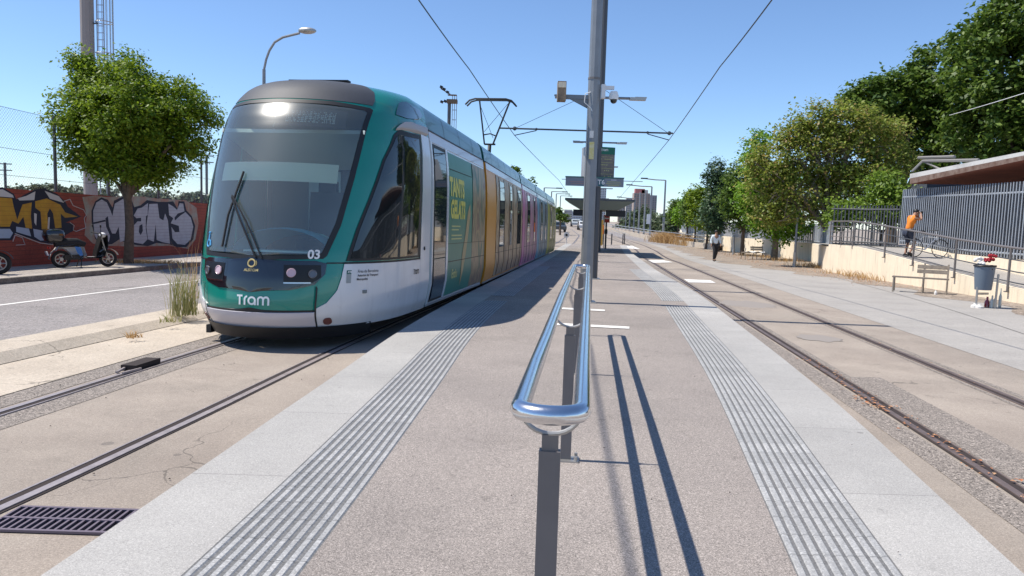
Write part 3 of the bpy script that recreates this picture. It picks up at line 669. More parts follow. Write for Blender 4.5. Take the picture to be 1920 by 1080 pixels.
# rear cab (mirrored nose)
mb = MB(); zs = [.2 + .08 * i for i in range(41)]; aa = [-90 + 5 * i for i in range(37)]
mb.grid([[bent((surf(a, z).x, 35.2 + TL - surf(a, z).y, z)) for a in aa] for z in zs]); mb.build('rear_cab_shell', BC[4], tram)
# underframe and wheels
MB().box((0, 2.3, .24), (1.7, 2.4, .14)).build('underframe', 'black', tram)
mb = MB()
for y0, y1 in SEC:
    c = bent((0, (y0 + y1) / 2, .3)); mb.box(c + Vector((0, .3 if y0 < 4 else 0, 0)), (2.2, y1 - y0 - (.6 if y0 < 4 else 0), .22), rz=-HD2 if y0 > BEND else 0)
mb.build('underframe', 'black', tram)
mb = MB(); mb.grid([[surf(a, z, -.03) + Vector((0, 0, -.10)) for a in range(-60, 61, 6)] for z in (.17, .32)]); mb.build('under_bumper', 'black', tram)
MB().box((-.82, .62, .1), (.06, .12, .1)).build('sand_pipe', 'black', tram)
for yy in (3.6, 5.4): 
    for s in (-1, 1): MB().cyl((s * .68, yy, .30), (s * .80, yy, .30), .29, n=20).build('wheel', 'grey', tram)
# first section door + advert
M['dglass'] = mat('door_glass', (.02, .03, .034), .03, spec=.8)
sidepanel('door', 'black', 3.28, 4.22, .26, 2.72, .012)
sidepanel('door_glass', 'dglass', 3.36, 4.16, .95, 2.66, .020); sidepanel('door_lower', mat('door_blue_black', (.012, .022, .035), .2, coat=.5), 3.36, 4.16, .30, .93, .020)
sidepanel('door_frame', 'tramw', 4.22, 4.34, .235, 2.74, .022); sidepanel('door_frame', 'tramw', 3.19, 3.27, .235, 2.74, .022)
M['adg'] = mat('advert_green', (.01, .17, .115), .35, c2=(.015, .205, .15), vscale=.7)
sidepanel('advert_panel', 'adg', 4.36, 6.55, .27, 2.70, .012)
# collage side: blotchy photo print
def collage(name, cols, sc=(1.6, 1.7, .75), seed=0):
    m = bpy.data.materials.new(name); m.use_nodes = True; nt = m.node_tree; N = nt.nodes; b = N['Principled BSDF']; b.inputs['Roughness'].default_value = .35; b.inputs['Specular IOR Level'].default_value = .4
    tc = N.new('ShaderNodeTexCoord'); mp = N.new('ShaderNodeMapping'); mp.inputs['Scale'].default_value = sc; mp.inputs['Location'].default_value = (seed, seed * 1.7, 0); nt.links.new(tc.outputs['Object'], mp.inputs[0])
    n = N.new('ShaderNodeTexNoise'); n.inputs['Scale'].default_value = 1.3; n.inputs['Detail'].default_value = 3; n.inputs['Distortion'].default_value = .8; nt.links.new(mp.outputs[0], n.inputs['Vector'])
    r = N.new('ShaderNodeValToRGB'); nt.links.new(n.outputs['Fac'], r.inputs[0]); e = r.color_ramp.elements; e[0].position = .36; e[1].position = .64
    e[0].color = (*cols[0], 1); e[1].color = (*cols[-1], 1)
    for i, c in enumerate(cols[1:-1]): k = e.new(.36 + .28 * (i + 1) / (len(cols) - 1)); k.color = (*c, 1)
    nt.links.new(r.outputs[0], b.inputs['Base Color']); return m
c1 = collage('advert_photo_print', [(.03, .10, .06), (.24, .17, .10), (.36, .26, .13), (.16, .08, .07), (.26, .28, .16)], seed=3)
sidepanel('advert_photo', c1, 6.56, 8.03, .27, 2.70, .012)
# green ad: window tint line + texts
def sf(y0, z0, off=.016): return lambda x, y: bent((cat(z0 + y, WZ) + off, y0 + x, z0 + y))
M['ady'] = mat('advert_yellow', (.62, .58, .10), .4)
text_on('advert_lettering', 'TANTS', 'ady', tram, sf(5.05, 2.12), .42, .022, .95); text_on('advert_lettering', 'GELATS', 'ady', tram, sf(5.15, 1.74), .42, .022, .86)
M['adp'] = mat('advert_pale', (.50, .52, .20), .4)
mb = MB()
for k, (w, z) in enumerate(((.75, 1.46), (.62, 1.40), (.9, 1.30), (.9, 1.24))):
    f = sf(4.62, z); mb.grid([[f(0, .012), f(w, .012)], [f(0, -.012), f(w, -.012)]])
mb.build('advert_small_print', 'adp', tram, smooth=False)
ic = [(5.55, .35), (5.68, .62), (5.9, .9), (6.1, 1.25), (6.32, 1.7), (6.25, 1.9), (6.05, 1.75), (5.85, 1.3), (5.6, .95), (5.5, .6)]
f = sf(0, 0, .0165); mb = MB()
tri = tessellate_polygon([[Vector((a, b, 0)) for a, b in ic]]); mb.v = [tuple(f(a, b)) for a, b in ic]; mb.f = [tuple(t_) for t_ in tri]; mb.build('advert_wafer', mat('wafer', (.40, .30, .14), .4), tram, smooth=False)
text_on('advert_script', 'Estiu', 'adp', tram, sf(4.95, .62), .22, .006, 1.1)
sidepanel('advert_seam', 'black', 4.36, 8.03, .845, .858, .017); sidepanel('advert_seam', 'black', 4.36, 8.03, 1.155, 1.163, .017); sidepanel('advert_seam', 'black', 6.53, 6.56, 1.16, 2.70, .017)
sidepanel('hopper_line', 'black', 4.45, 6.45, 2.42, 2.432, .017)
# the other sections: doors, windows, print
c2_ = collage('brown_print', [(.10, .05, .03), (.33, .20, .10), (.50, .36, .20), (.22, .10, .06), (.40, .30, .18)], seed=9)
c3_ = collage('pink_print', [(.30, .08, .17), (.46, .14, .28), (.38, .22, .26), (.22, .07, .12)], seed=5)
c4_ = collage('blue_print', [(.04, .12, .18), (.14, .30, .38), (.24, .28, .28), (.05, .09, .13)], seed=7)
c5_ = collage('lime_print', [(.20, .20, .04), (.38, .38, .10), (.20, .16, .10)], seed=2)
for (y0, y1), c, strip in zip(SEC[1:], (c2_, c3_, c4_, c5_), (1.5, .6, .7, 1.0)):
    sidepanel('advert_print', c, y0 + strip, y1 - .05, .28, 2.72, .012, ny=6)
    sidepanel('advert_seam', 'black', y0 + strip, y1 - .05, .845, .856, .017)
    n = 3 if y1 - y0 > 7 else 2
    for k in range(n):
        yc = y0 + strip + (y1 - y0 - strip) * (k + .5) / n
        sidepanel('passenger_window', 'dglass', yc - (.42 if k % 2 == 0 else .3), yc + (.42 if k % 2 == 0 else .1), .98, 2.62, .019)
        sidepanel('door_seam', 'black', yc - .52, yc - .49, .28, 2.70, .020); sidepanel('door_seam', 'black', yc + .49, yc + .52, .28, 2.70, .020)
# roof access panels seams
for y0, y1 in SEC:
    k = y0 + 1.2
    while k < y1 - .5:
        mb = MB(); mb.grid([[bent((w + .004, yy, z)) for z, w in ROOF[:6]] for yy in (k, k + .02)]); mb.build('roof_seam', 'black', tram); k += 1.3
# pantograph
pp = D(918, 288, 24.6); im = Matrix.Translation(T1) @ Matrix.Rotation(-HD1, 4, 'Z') @ Matrix.Rotation(-R(.72), 4, 'X')
im.invert(); lp = im @ pp; print('panto local', lp)
px_, py_ = lp.x, lp.y
mb = MB(); mb.tube([(px_ - .0, py_ - .2, 3.38), (px_ - .04, py_ + .2, 4.15)], .06, 8); mb.box((px_, py_, 3.45), (.7, .9, .1)); pa = mb.build('pantograph', 'black', tram)
mb = MB(); zt = 5.55; zb = 4.15
mb.tube([(px_ - .18, py_, zb), (px_ - .38, py_, zt)], .028, 6); mb.tube([(px_ + .10, py_, zb), (px_ + .62, py_, zt)], .032, 6); mb.tube([(px_ - .18, py_, zb), (px_ + .18, py_, zb)], .03, 6)
mb.tube([(px_ - .22, py_, zb + .3), (px_, py_, zb + .34), (px_ + .22, py_, zb + .26)], .02, 6); mb.tube([(px_ - .38, py_, zt - .1), (px_ + .10, py_, zb + .2)], .008, 5); mb.tube([(px_ + .55, py_, zt - .1), (px_ - .2, py_, zb + .4)], .008, 5)
mb.build('frame', 'black', pa)
mb = MB()
for d in (-.15, .15): mb.tube([(px_ - .82, py_ + d, zt - .16), (px_ - .68, py_ + d, zt - .02), (px_ - .5, py_ + d, zt + .03), (px_ + .5, py_ + d, zt + .03), (px_ + .68, py_ + d, zt - .02), (px_ + .82, py_ + d, zt - .16)], .030, 6)
mb.build('collector_head', 'black', pa)
# ------------------------------------------------------------------ platform furniture
def hr(px, py): return G(px, py, PZ + .85)
N0, F0 = hr(1029, 783), hr(1093, 487)
b2 = G(1064, 862, PZ); dirv = Vector((F0.x - N0.x, F0.y - N0.y, 0)).normalized(); print('rail', N0, F0, b2)
F0 = Vector((N0.x + dirv.x * 7.45, N0.y + dirv.y * 7.45, 0))
hl = thing('leaning_rail', 'long polished steel loop rail on grey posts running down the middle of the platform', 'handrail', (N0.x, N0.y, zg(N0.y) + PZ), -math.atan2(dirv.x, dirv.y))
Ln = 7.45; hw = .083
def rz(y): return .85 + (zg(N0.y + y) - zg(N0.y))
mb = MB(); pts = []
for i in range(9): a = math.pi + math.pi * i / 8; pts.append((hw * math.cos(a), hw + hw * math.sin(a) * .75, rz(0)))
for i in range(1, 12): pts.append((hw, hw + (Ln - 2 * hw) * i / 12, rz(Ln * i / 12)))
for i in range(9): a = math.pi * i / 8; pts.append((hw * math.cos(a), Ln - hw + hw * math.sin(a) * .75, rz(Ln)))
for i in range(11, 0, -1): pts.append((-hw, hw + (Ln - 2 * hw) * i / 12, rz(Ln * i / 12)))
mb.tube(pts, .0265, 20, closed=True); mb.build('rail_tube', 'steel', hl, angle=60)
for k, yp in enumerate((.14, b2.y - N0.y, b2.y - N0.y + (Ln - .15 - (b2.y - N0.y)) / 2, Ln - .15)):
    zp = rz(yp) - .85; mb = MB(); mb.box((0, yp, zp + .36), (.060, .035, .72)); mb.box((0, yp, zp + .735), (.046, .022, .06)); po = mb.build('post', 'post', hl, smooth=False)
    mb = MB(); mb.tube([(hw * .98 * math.cos(R(a)), yp, rz(yp) - .02 + .064 * math.sin(R(a))) for a in range(180, 361, 15)], .007, 8); mb.build('bracket', 'bolt', po)
    mb = MB(); mb.box((0, yp, zp + .006), (.15, .10, .010)); mb.build('base_plate', 'bolt', po, smooth=False)
    mb = MB()
    for sx in (-.058, .058):
        for sy in (-.035, .035): mb.cyl((sx, yp + sy, zp + .01), (sx, yp + sy, zp + .035), .010, n=8)
    mb.build('bolt', 'bolt', po)
# poles
def gpole(name, label, px, py, depth, h, r0, r1, m, off=PZ, cat_='pole', group=None, n=8):
    p = D(px, py, depth); t = thing(name, label, cat_, (p.x, p.y, zg(p.y) + off), 0, group)
    MB().tube([(0, 0, 0), (0, 0, h)], [r0, r1], n).build('mast', m, t, angle=20); MB().box((0, 0, .015), (r0 * 3, r0 * 3, .03)).build('base_plate', 'bolt', t, smooth=False)
    return t
p1 = gpole('overhead_line_mast', 'tallest grey mast, nearest the camera, with dome camera and yellow stickers', 1101, 480, 13.4, 9.3, .115, .09, 'pole', cat_='mast', n=10)
L1 = p1.location
def rel(px, py, depth, loc): q = D(px, py, depth); return Vector((q.x - loc[0], q.y - loc[1], q.z - loc[2]))
a = rel(1053, 172, 13.4, L1); e = rel(1105, 183, 13.4, L1)
ar = MB(); ar.box(((a.x + e.x) / 2 + .04, 0, e.z + .0), (abs(e.x - a.x), .09, .07)); ar.v += [(e.x, -.03, e.z - .02), (e.x, -.03, e.z - .20), (a.x + .12, -.03, e.z - .02), (e.x, .03, e.z - .02), (e.x, .03, e.z - .20), (a.x + .12, .03, e.z - .02)]
k = len(ar.v) - 6; ar.f += [(k, k + 1, k + 2), (k + 3, k + 5, k + 4), (k, k + 2, k + 5, k + 3), (k + 1, k + 4, k + 5, k + 2)]
arm = ar.build('bracket_arm', mat('bracket_blue_grey', (.17, .20, .23), .5), p1, smooth=False)
bx = MB(); bx.box((a.x, 0, a.z - .0), (.15, .22, .33)).build('loudspeaker', mat('rusty_box', (.36, .26, .17), .8, c2=(.16, .12, .09), vscale=9), arm, smooth=False); MB().box((a.x, -.115, a.z + .10), (.13, .012, .09)).build('speaker_grille', 'cream', arm, smooth=False)
MB().tube([(e.x + .06, -.07, e.z + .10), (e.x - .08, -.09, e.z + .05), (e.x - .09, -.09, e.z - .10), (e.x + .03, -.1, e.z - .2), (e.x + .05, -.1, e.z - .25)], .008, 6).build('cable', 'white', arm)
c = rel(1133, 172, 13.4, L1); c2 = rel(1151, 177, 13.4, L1)
cm = MB(); cm.box((c.x - .02, 0, c.z), (.07, .12, .24)); cm.box(((c.x + c2.x) / 2, 0, c.z + .07), (c2.x - c.x, .06, .06)); cm = cm.build('camera_bracket', mat('camera_white', (.70, .70, .70), .4), p1, smooth=False)
MB().tube([(c2.x, 0, c2.z + .05), (c2.x, 0, c2.z - .02), (c2.x, 0, c2.z - .09)], [.06, .085, .08], 14).build('camera_housing', 'white', cm); MB().ball((c2.x, 0, c2.z - .10), .062, 12).build('dome_camera', 'glassd', cm)
s1 = rel(1106, 282, 13.28, L1); MB().box((-.01, -.118, s1.z), (.085, .012, .30)).build('yellow_sticker', mat('sticker_yellow', (.62, .52, .10), .6, c2=(.70, .66, .45), vscale=12), p1, smooth=False)
MB().box((-.02, -.116, s1.z + .28), (.07, .010, .12)).build('pale_sticker', 'wpaint', p1, smooth=False)
MB().tube([(-.10, -.06, 1.2), (-.09, -.05, s1.z + .8)], .012, 6).build('conduit', 'bolt', p1)
MB().tube([(0, 0, rel(1120, 150, 13.4, L1).z), (0, 0, rel(1120, 146, 13.4, L1).z)], .112, 10).build('clamp', 'post', p1)
# lamp mast behind it with two lanterns, sign bar and information panels
p2 = gpole('platform_lamp_mast', 'dark slim mast behind the tallest mast, carrying twin lanterns and sign bar', 1114, 470, 20, 7.65, .115, .10, 'poled', cat_='mast')
L2 = p2.location
def lantern_pair(parent, z, half, m='pole'):
    MB().tube([(-half, 0, z), (half, 0, z)], .035, 8).build('lantern_arm', m, parent)
    for s in (-1, 1):
        mb = MB(); mb.box((s * (half + .10), 0, z - .01), (.42, .16, .07)); mb.box((s * (half + .18), 0, z + .025), (.30, .13, .03)); mb.build('lantern', 'bolt' if s > 0 else 'pole', parent, smooth=False)
z2 = rel(1125, 183, 20, L2).z; lantern_pair(p2, z2, .88)
sb = rel(1114, 342, 20, L2); bar = MB().box((sb.x - .0, -.10, sb.z), (1.53, .06, .22)).build('sign_bar', mat('sign_grey', (.22, .25, .30), .5), p2, smooth=False)
MB().box((sb.x, -.10, sb.z + .125), (1.55, .08, .03)).build('sign_top_edge', 'teal2', bar, smooth=False)
fb = fr((L2[0] * 0, -.134, sb.z), (1, 0, 0), (0, 0, 1))
MB().box((sb.x + .17, -.136, sb.z), (.16, .01, .20)).build('line_badge', mat('badge', (.02, .12, .15), .5), bar, smooth=False)
text_on('line_number', 'T6', 'white', bar, fr((sb.x + .17, -.144, sb.z), (1, 0, 0), (0, 0, 1)), .17, .004)
for k, (w, zz) in enumerate(((.14, .07), (.36, .02), (.40, -.03), (.30, -.07))): MB().box((sb.x + .50, -.134, sb.z + zz), (w, .006, .014)).build('sign_line', 'adp' if k else 'white', bar, smooth=False)
for w, zz in ((.40, .0), (.36, -.045)): MB().box((sb.x - .45, -.134, sb.z + zz), (w, .006, .014)).build('sign_line', mat('line_pink', (.45, .27, .25), .6), bar, smooth=False)
cp = rel(1135, 305, 20, L2); ip = MB().box((cp.x, .0, cp.z), (.50, .05, .80), rz=.25).build('timetable_panel', mat('panel_brown', (.13, .12, .11), .5, c2=(.2, .18, .16), vscale=8), p2, smooth=False)
MB().box((cp.x, -.004, cp.z + .31), (.505, .054, .19), rz=.25).build('panel_header', mat('header_green', (.0, .13, .08), .5), ip, smooth=False)
fp = fr((cp.x + .0, -.036, cp.z + .33), (math.cos(.25), math.sin(.25), 0), (0, 0, 1)); tramlogo(lambda x, y: fp(x - .05, y), .06, 'white', ip)
mb = MB()
for i in range(4):
    zz = cp.z + .15 - i * .15; q = Vector((cp.x, -.03, zz)); mb.box(q, (.42, .006, .006), rz=.25)
    for j in range(7):
        if random.random() < .7: o_ = -.18 + j * .055; mb.box((cp.x + o_ * math.cos(.25), -.032 + o_ * math.sin(.25), zz - .06), (.03, .006, .02), rz=.25)
mb.build('panel_print', 'adp', ip, smooth=False)
cp = rel(1096, 305, 20, L2); MB().box((cp.x, .0, cp.z), (.06, .50, .80), rz=.12).build('timetable_panel', 'grey', p2, smooth=False)
# catenary mast with cantilever
p3 = gpole('overhead_line_mast', 'third mast along the platform with the overhead line crossarm and small twin lanterns', 1117, 462, 31.5, 8.3, .10, .08, 'poled', cat_='mast')
L3 = p3.location; lantern_pair(p3, rel(1121, 267, 31.5, L3).z, .80)
ca, cb = rel(935, 241, 31.5, L3), rel(1262, 249, 31.5, L3); za = (ca.z + cb.z) / 2 
mb = MB(); mb.tube([(ca.x, 0, za), (cb.x, 0, za)], .035, 6)
for x0 in (rel(965, 244, 31.5, L3).x, rel(1255, 248, 31.5, L3).x):
    s = 1 if x0 > 0 else -1; mb.tube([(x0 - s * .9, 0, za - .06), (x0, 0, za - .28)], .02, 5); mb.ball((x0 - s * .0, 0, za), .09, 6); mb.ball((x0 - s * .9, 0, za), .06, 6)
mb.build('crossarm', 'wire', p3)
mb = MB()
for x0 in (rel(965, 244, 31.5, L3).x, rel(1253, 248, 31.5, L3).x): mb.tube([(0, 0, za + 1.75), (x0, 0, za)], .012, 4)
mb.build('stay_wire', 'wire', p3)
for k, (px, dp, zz, half) in enumerate(((1119, 47, 312, .8), (1120, 64, 353, .8), (1121, 82, 372, .7))):
    q = gpole('overhead_line_mast', ['fourth mast down the platform seen through the shelter', 'thin mast beyond the shelter in line with the platform', 'farthest thin mast in line with the platform'][k], px, 455, dp, 8.0, .09, .07, 'poled', cat_='mast', off=PZ if dp < 60 else 0)
    lz = rel(px, zz, dp, q.location).z; lantern_pair(q, lz, half)
    if k == 2: cz = rel(px, 338, dp, q.location).z; MB().tube([(-4.2, 0, cz), (4.6, 0, cz)], .035, 5).build('crossarm', 'wire', q)
# contact wires
def wire(name, label, pts, r=.011, group=None, m='wire'):
    p0 = pts[0]; mb = MB(); out = []
    for a, b in zip(pts[:-1], pts[1:]):
        for i in range(6):
            t = i / 6; q = a.lerp(b, t); q.z -= 4 * t * (1 - t) * .02; out.append(q)
    out.append(pts[-1]); mb.tube(out, r, 5); o = mb.build(name, m, sub=p0); o.location = p0; tag(o, label, 'wire', group); return o
WH = 5.75
lwp = [C(785, 0, WH), C(880, 130, WH), Vector((L3[0] + rel(965, 244, 31.5, L3).x, 31.5, L3[2] + za - .28))]
lwp = [Vector((-3.2, -6, WH)), Vector((-2.62, 2, WH)), Vector((-2.18, 8.5, WH))] + lwp
lwp += [D(1048, 338, 52), D(1078, 380, 80), D(1100, 398, 120)]
wire('contact_wire', 'overhead contact wire running above the tram on the left track', lwp, .014)
rwp = [C(1447, 0, WH), C(1350, 125, WH), Vector((L3[0] + rel(1255, 248, 31.5, L3).x, 31.5, L3[2] + za - .28))]
rwp = [rwp[0] + (rwp[0] - rwp[1]) * 2.0] + rwp + [D(1190, 338, 52), D(1155, 378, 80), D(1135, 398, 120)]
wire('contact_wire', 'overhead contact wire crossing the open sky above the right hand track', rwp, .014)
wire('service_cable', 'pale cable strung in front of the big dark trees at upper right', [D(1780, 216, 34), D(1925, 173, 26), D(2100, 120, 20)], .012, m='white')
# shelter
sc_ = D(1117, 400, 45); sh = thing('platform_shelter', 'flat roofed tram stop shelter with dark hanging display boards at the far platform end', 'shelter', (sc_.x + .2, 45, zg(45) + PZ), -R(6))
hz = D(1117, 374, 45).z - zg(45) - PZ; W_ = 2.0
mb = MB(); mb.v = [(-W_, -1.6, hz), (W_, -1.6, hz), (W_, 7, hz), (-W_, 7, hz), (-W_, -1.6, hz - .12), (W_, -1.6, hz - .12), (W_, 7, hz - .12), (-W_, 7, hz - .12), (-1.1, -1.2, hz - .62), (1.1, -1.2, hz - .62), (1.1, 7, hz - .62), (-1.1, 7, hz - .62)]
mb.f = [(0, 1, 2, 3), (0, 4, 5, 1), (1, 5, 6, 2), (2, 6, 7, 3), (3, 7, 4, 0), (4, 8, 9, 5), (5, 9, 10, 6), (6, 10, 11, 7), (7, 11, 8, 4), (8, 11, 10, 9)]
mb.build('roof', mat('shelter_green_grey', (.16, .19, .17), .6), sh, smooth=False)
MB().box((0, -1.61, hz - .05), (4.02, .03, .11)).build('roof_edge', 'poled', sh, smooth=False)
for s in (-1, 1): MB().box((s * .95, -1.0, hz - .82), (1.15, .12, .36)).build('display_board', 'black', sh, smooth=False)
for yy in (.5, 3, 5.5): MB().box((.1, yy, (hz - .6) / 2), (.16, .16, hz - .6)).build('column', 'poled', sh, smooth=False)
MB().box((.35, 3, 1.2), (.04, 4.5, 2.0)).build('glass_screen', 'glassd', sh, smooth=False)
# ticket machine, cabinets, signals near the shelter
tm = thing('ticket_machine', 'grey and orange ticket machine standing by the shelter column', 'ticket machine', (*G(1108, 470, PZ)[:2], zg(40) + PZ)); tm.location = (D(1112, 460, 39).x, 39, zg(39) + PZ)
MB().box((0, 0, .85), (.45, .5, 1.7)).build('cabinet', 'bolt', tm, smooth=False); MB().box((0, -.26, 1.3), (.34, .02, .4)).build('screen', 'glassd', tm, smooth=False)
q = D(1127, 440, 58); t = thing('ticket_validator_post', 'slim yellow and orange post beyond the shelter', 'post', (q.x, q.y, zg(q.y)))
MB().box((0, 0, 1.1), (.2, .2, 2.2)).build('column', mat('yellow_post', (.65, .38, .06), .6), t, smooth=False); MB().box((-.25, .1, 1.45), (.35, .1, .7)).build('notice', 'orange', t, smooth=False)
q = D(1136, 440, 50); t = thing('stop_signal', 'red no entry plate on a black post at the end of the platform', 'sign', (q.x, q.y, zg(q.y)))
MB().cyl((0, 0, 0), (0, 0, 2.2), .06).build('post', 'poled', t); MB().box((0, -.05, 2.25), (.42, .1, .5)).build('plate', mat('sign_red', (.55, .04, .01), .5), t, smooth=False); MB().box((0, -.108, 2.27), (.3, .01, .09)).build('bar', 'white', t, smooth=False); MB().box((0, 0, 1.4), (.18, .18, .3)).build('lamp_box', 'black', t, smooth=False)
q = D(1062, 446, 62); t = thing('round_track_sign', 'small round white sign on a stub beside the left track behind the tram', 'sign', (q.x, q.y, zg(q.y)))
MB().cyl((0, 0, 0), (0, 0, .7), .04).build('post', 'wpaint', t); MB().cyl((0, -.03, .85), (0, .03, .85), .24, n=20).build('plate', 'wpaint', t); MB().cyl((0, -.05, .85), (0, -.03, .85), .10, n=16).build('dot', 'black', t)
# u-shaped barriers beyond the platform
for k, px in enumerate((1147, 1168, 1171)):
    dp = 66 if k == 0 else 68; q = D(px, 446, dp); t = thing('barrier_hoop', ['low dark barrier hoop left of its pair past the platform', 'low dark barrier hoop in the middle past the platform', 'low dark barrier hoop at the right, next to the guard rail'][k], 'barrier', (q.x, q.y, zg(q.y)), R(80), 'barrier hoops past the platform')
    MB().tube([(-.5, 0, 0), (-.5, 0, .95), (.5, 0, .95), (.5, 0, 0)], .035, 6).build('hoop', 'poled', t)
for k, px in enumerate((1140, 1152)):
    q0 = D(px, 430, 90); q1 = D(px + 28, 446, 66); wire('guard_rail', ['pale rail running from the barrier hoops into the distance', 'pale rail beside the sloping service road'][k], [Vector((q0.x, q0.y, zg(q0.y) + .9)), Vector((q1.x, q1.y, zg(q1.y) + .9))], .03, m='bolt')
# access ramp road going up right with parapet and guard rail
pa_, pb_ = [G(1232, 462), G(1175, 437)], [G(1165, 450), G(1145, 430)]
fx = lambda P: (lambda y: P[0].x + (P[1].x - P[0].x) * (y - P[0].y) / (P[1].y - P[0].y))
print('ramp pts', pa_, pb_)
SRV = xpath([(14.6, 66), (13.4, 80), (13.8, 110), (15, 160), (16.5, 220)], 2)
band('service_road', 'road', lambda y: SRV(y) - 1.0, lambda y: SRV(y) + 1.4, 66, 230, .012)
mb = MB(); rows = [[(SRV(y) + 1.4, y, zg(y)), (SRV(y) + 1.4, y, zg(y) + .45), (SRV(y) + 1.7, y, zg(y) + .45), (SRV(y) + 1.7, y, zg(y))] for y in yrows(60, 220)]; mb.grid(rows)
pw = mb.build('parapet', 'island', smooth=False, sub=(15, 60, 0)); pw.location = (15, 60, 0); tag(pw, 'low pale concrete parapet edging the service road', 'parapet')
gd = thing('guard_rail', 'galvanised guard rail with posts standing on the low parapet', 'guard rail', (SRV(64) + 1.55, 62, zg(62)))
mb = MB(); ys = yrows(62, 180)
for hgt in (.75, 1.05): mb.tube([(SRV(y) + 1.55 - gd.location.x, y - 62, zg(y) + hgt - zg(62)) for y in ys], .045, 5)
mb.build('rails', 'bolt', gd); 
for y in range(62, 120, 4): MB().box((SRV(y) + 1.55 - gd.location.x, y - 62, zg(y) - zg(62) + .7), (.07, .07, .75)).build('post', 'bolt', gd, smooth=False)
# ------------------------------------------------------------------ foliage
from mathutils import noise as mnoise
def leaves(name, m, blobs, n, size, parent, sub=(0, 0, 0), clump=.35, per=45, shell=.55, drop=0.0, flat=.5, gap=-.12):
    """blobs: (centre, rx, ry, rz); many leaf faces in clumps spread through the crown"""
    vol = np.array([b[1] * b[2] * b[3] for b in blobs]) ** .75; vol /= vol.sum(); nc = max(6, n // per); which = RNG.choice(len(blobs), nc, p=vol)
    cc = np.array([blobs[i][0] for i in which], float); rr = np.array([blobs[i][1:4] for i in which], float)
    d = RNG.normal(size=(nc, 3)); d /= np.linalg.norm(d, axis=1)[:, None]; rad = shell + (1.05 - shell) * RNG.random(nc) ** .8; rad *= 1 + .10 * RNG.normal(size=nc)
    ctr = cc + d * rr * rad[:, None]; ctr[:, 2] -= drop * RNG.random(nc)
    sd = RNG.random(3) * 50; fq = 1.6 / max(.5, float(np.mean([b[1] for b in blobs])))
    keep = np.array([mnoise.noise(Vector(c * fq + sd)) for c in ctr]) > gap
    ctr, d = ctr[keep], d[keep]; nc = len(ctr)
    idx = np.repeat(np.arange(nc), per); N = len(idx); cs = clump * (.6 + .8 * RNG.random(nc))
    off = RNG.normal(size=(N, 3)) * cs[idx][:, None] * .5; off[:, 2] *= .62
    p = ctr[idx] + off
    nrm = RNG.normal(size=(N, 3)); nrm[:, 2] = np.abs(nrm[:, 2]) + flat; nrm += d[idx] * .5; nrm /= np.linalg.norm(nrm, axis=1)[:, None]
    t = np.cross(nrm, RNG.normal(size=(N, 3))); t /= np.linalg.norm(t, axis=1)[:, None]; b = np.cross(nrm, t)
    s = size * (.55 + .9 * RNG.random(N))[:, None]
    v = np.empty((N, 4, 3)); v[:, 0] = p - t * s * .55; v[:, 1] = p + b * s * .30 + nrm * s * .06; v[:, 2] = p + t * s * .55; v[:, 3] = p - b * s * .30 + nrm * s * .06
    v -= np.array(sub)[None, None, :]
    me = bpy.data.meshes.new(name); me.vertices.add(4 * N); me.vertices.foreach_set('co', v.reshape(-1).astype(np.float32)); me.loops.add(4 * N); me.loops.foreach_set('vertex_index', np.arange(4 * N, dtype=np.int32))
    me.polygons.add(N); me.polygons.foreach_set('loop_start', np.arange(0, 4 * N, 4, dtype=np.int32)); me.polygons.foreach_set('loop_total', np.full(N, 4, dtype=np.int32))
    me.update(calc_edges=True); me.validate(); me.materials.append(M[m] if isinstance(m, str) else m); o = bpy.data.objects.new(name, me); col.objects.link(o); o.parent = parent; return o
def limbs(mb, base, targets, r, hfork, sub, wob=.12, twigs=0, blobs=()):
    base = Vector(base); f = Vector((base.x, base.y, base.z + hfork)); mid = base.lerp(f, .5) + Vector((random.uniform(-.05, .05), random.uniform(-.05, .05), 0)) * hfork * .5
    mb.tube([base - Vector((0, 0, .15)), base + Vector((0, 0, .1)), mid, f], [r * 1.35, r * 1.1, r * .92, r * .8], 10)
    for t in targets:
        t = Vector(t); k = f.lerp(t, .45) + Vector((random.uniform(-1, 1), random.uniform(-1, 1), random.uniform(-.2, .8))) * (t - f).length * wob
        st = f - Vector((0, 0, random.uniform(0, .25) * hfork)); mb.tube([st, k, t], [r * .55, r * .33, r * .10], 6)
        for _ in range(twigs):
            a = k.lerp(t, random.random()); e = a + Vector((random.gauss(0, 1), random.gauss(0, 1), random.gauss(.3, .8))).normalized() * (t - f).length * random.uniform(.25, .5)
            if not any(sum(((e[i] - b_[0][i]) / (b_[i + 1] * .95)) ** 2 for i in range(3)) < 1 for b_ in blobs): continue
            mb.tube([a, a.lerp(e, .5) + Vector((0, 0, .06)), e], [r * .16, r * .11, r * .04], 4)
def tree(name, label, base, blobs, n, size, leaf, bark='bark', r=.15, hfork=2.0, clump=.4, group=None, shell=.5, twigs=0, per=45, cat_='tree', flat=.5, trunk=True, nl=None, gap=-.12):
    t = thing(name, label, cat_, tuple(base), 0, group); sub = tuple(base)
    if trunk:
        mb = MB(); tg = [tuple(b[0][i] + random.uniform(-.15, .15) * b[i + 1] for i in range(3)) for b in blobs]
        if nl: tg = [tuple(bb[0][i] + random.uniform(-.55, .55) * bb[i + 1] for i in range(3)) for bb in (random.choice(blobs) for _ in range(nl))]
        limbs(mb, base, tg, r, hfork, sub, twigs=twigs, blobs=blobs); mb.build('trunk', bark, t, sub=sub, angle=60)
    leaves('crown', leaf, blobs, n, size, t, sub, clump, per, shell, flat=flat, gap=gap); return t
def pb(px, py, r, depth, sy=1.0, sz=1.0, dy=0.0):
    """crown blob seen at a sight line, r in photo pixels at that depth"""
    c = D(px, py, depth + dy); k = r * depth / FPX; return ((c.x, c.y, c.z), k, k * sy, k * sz)
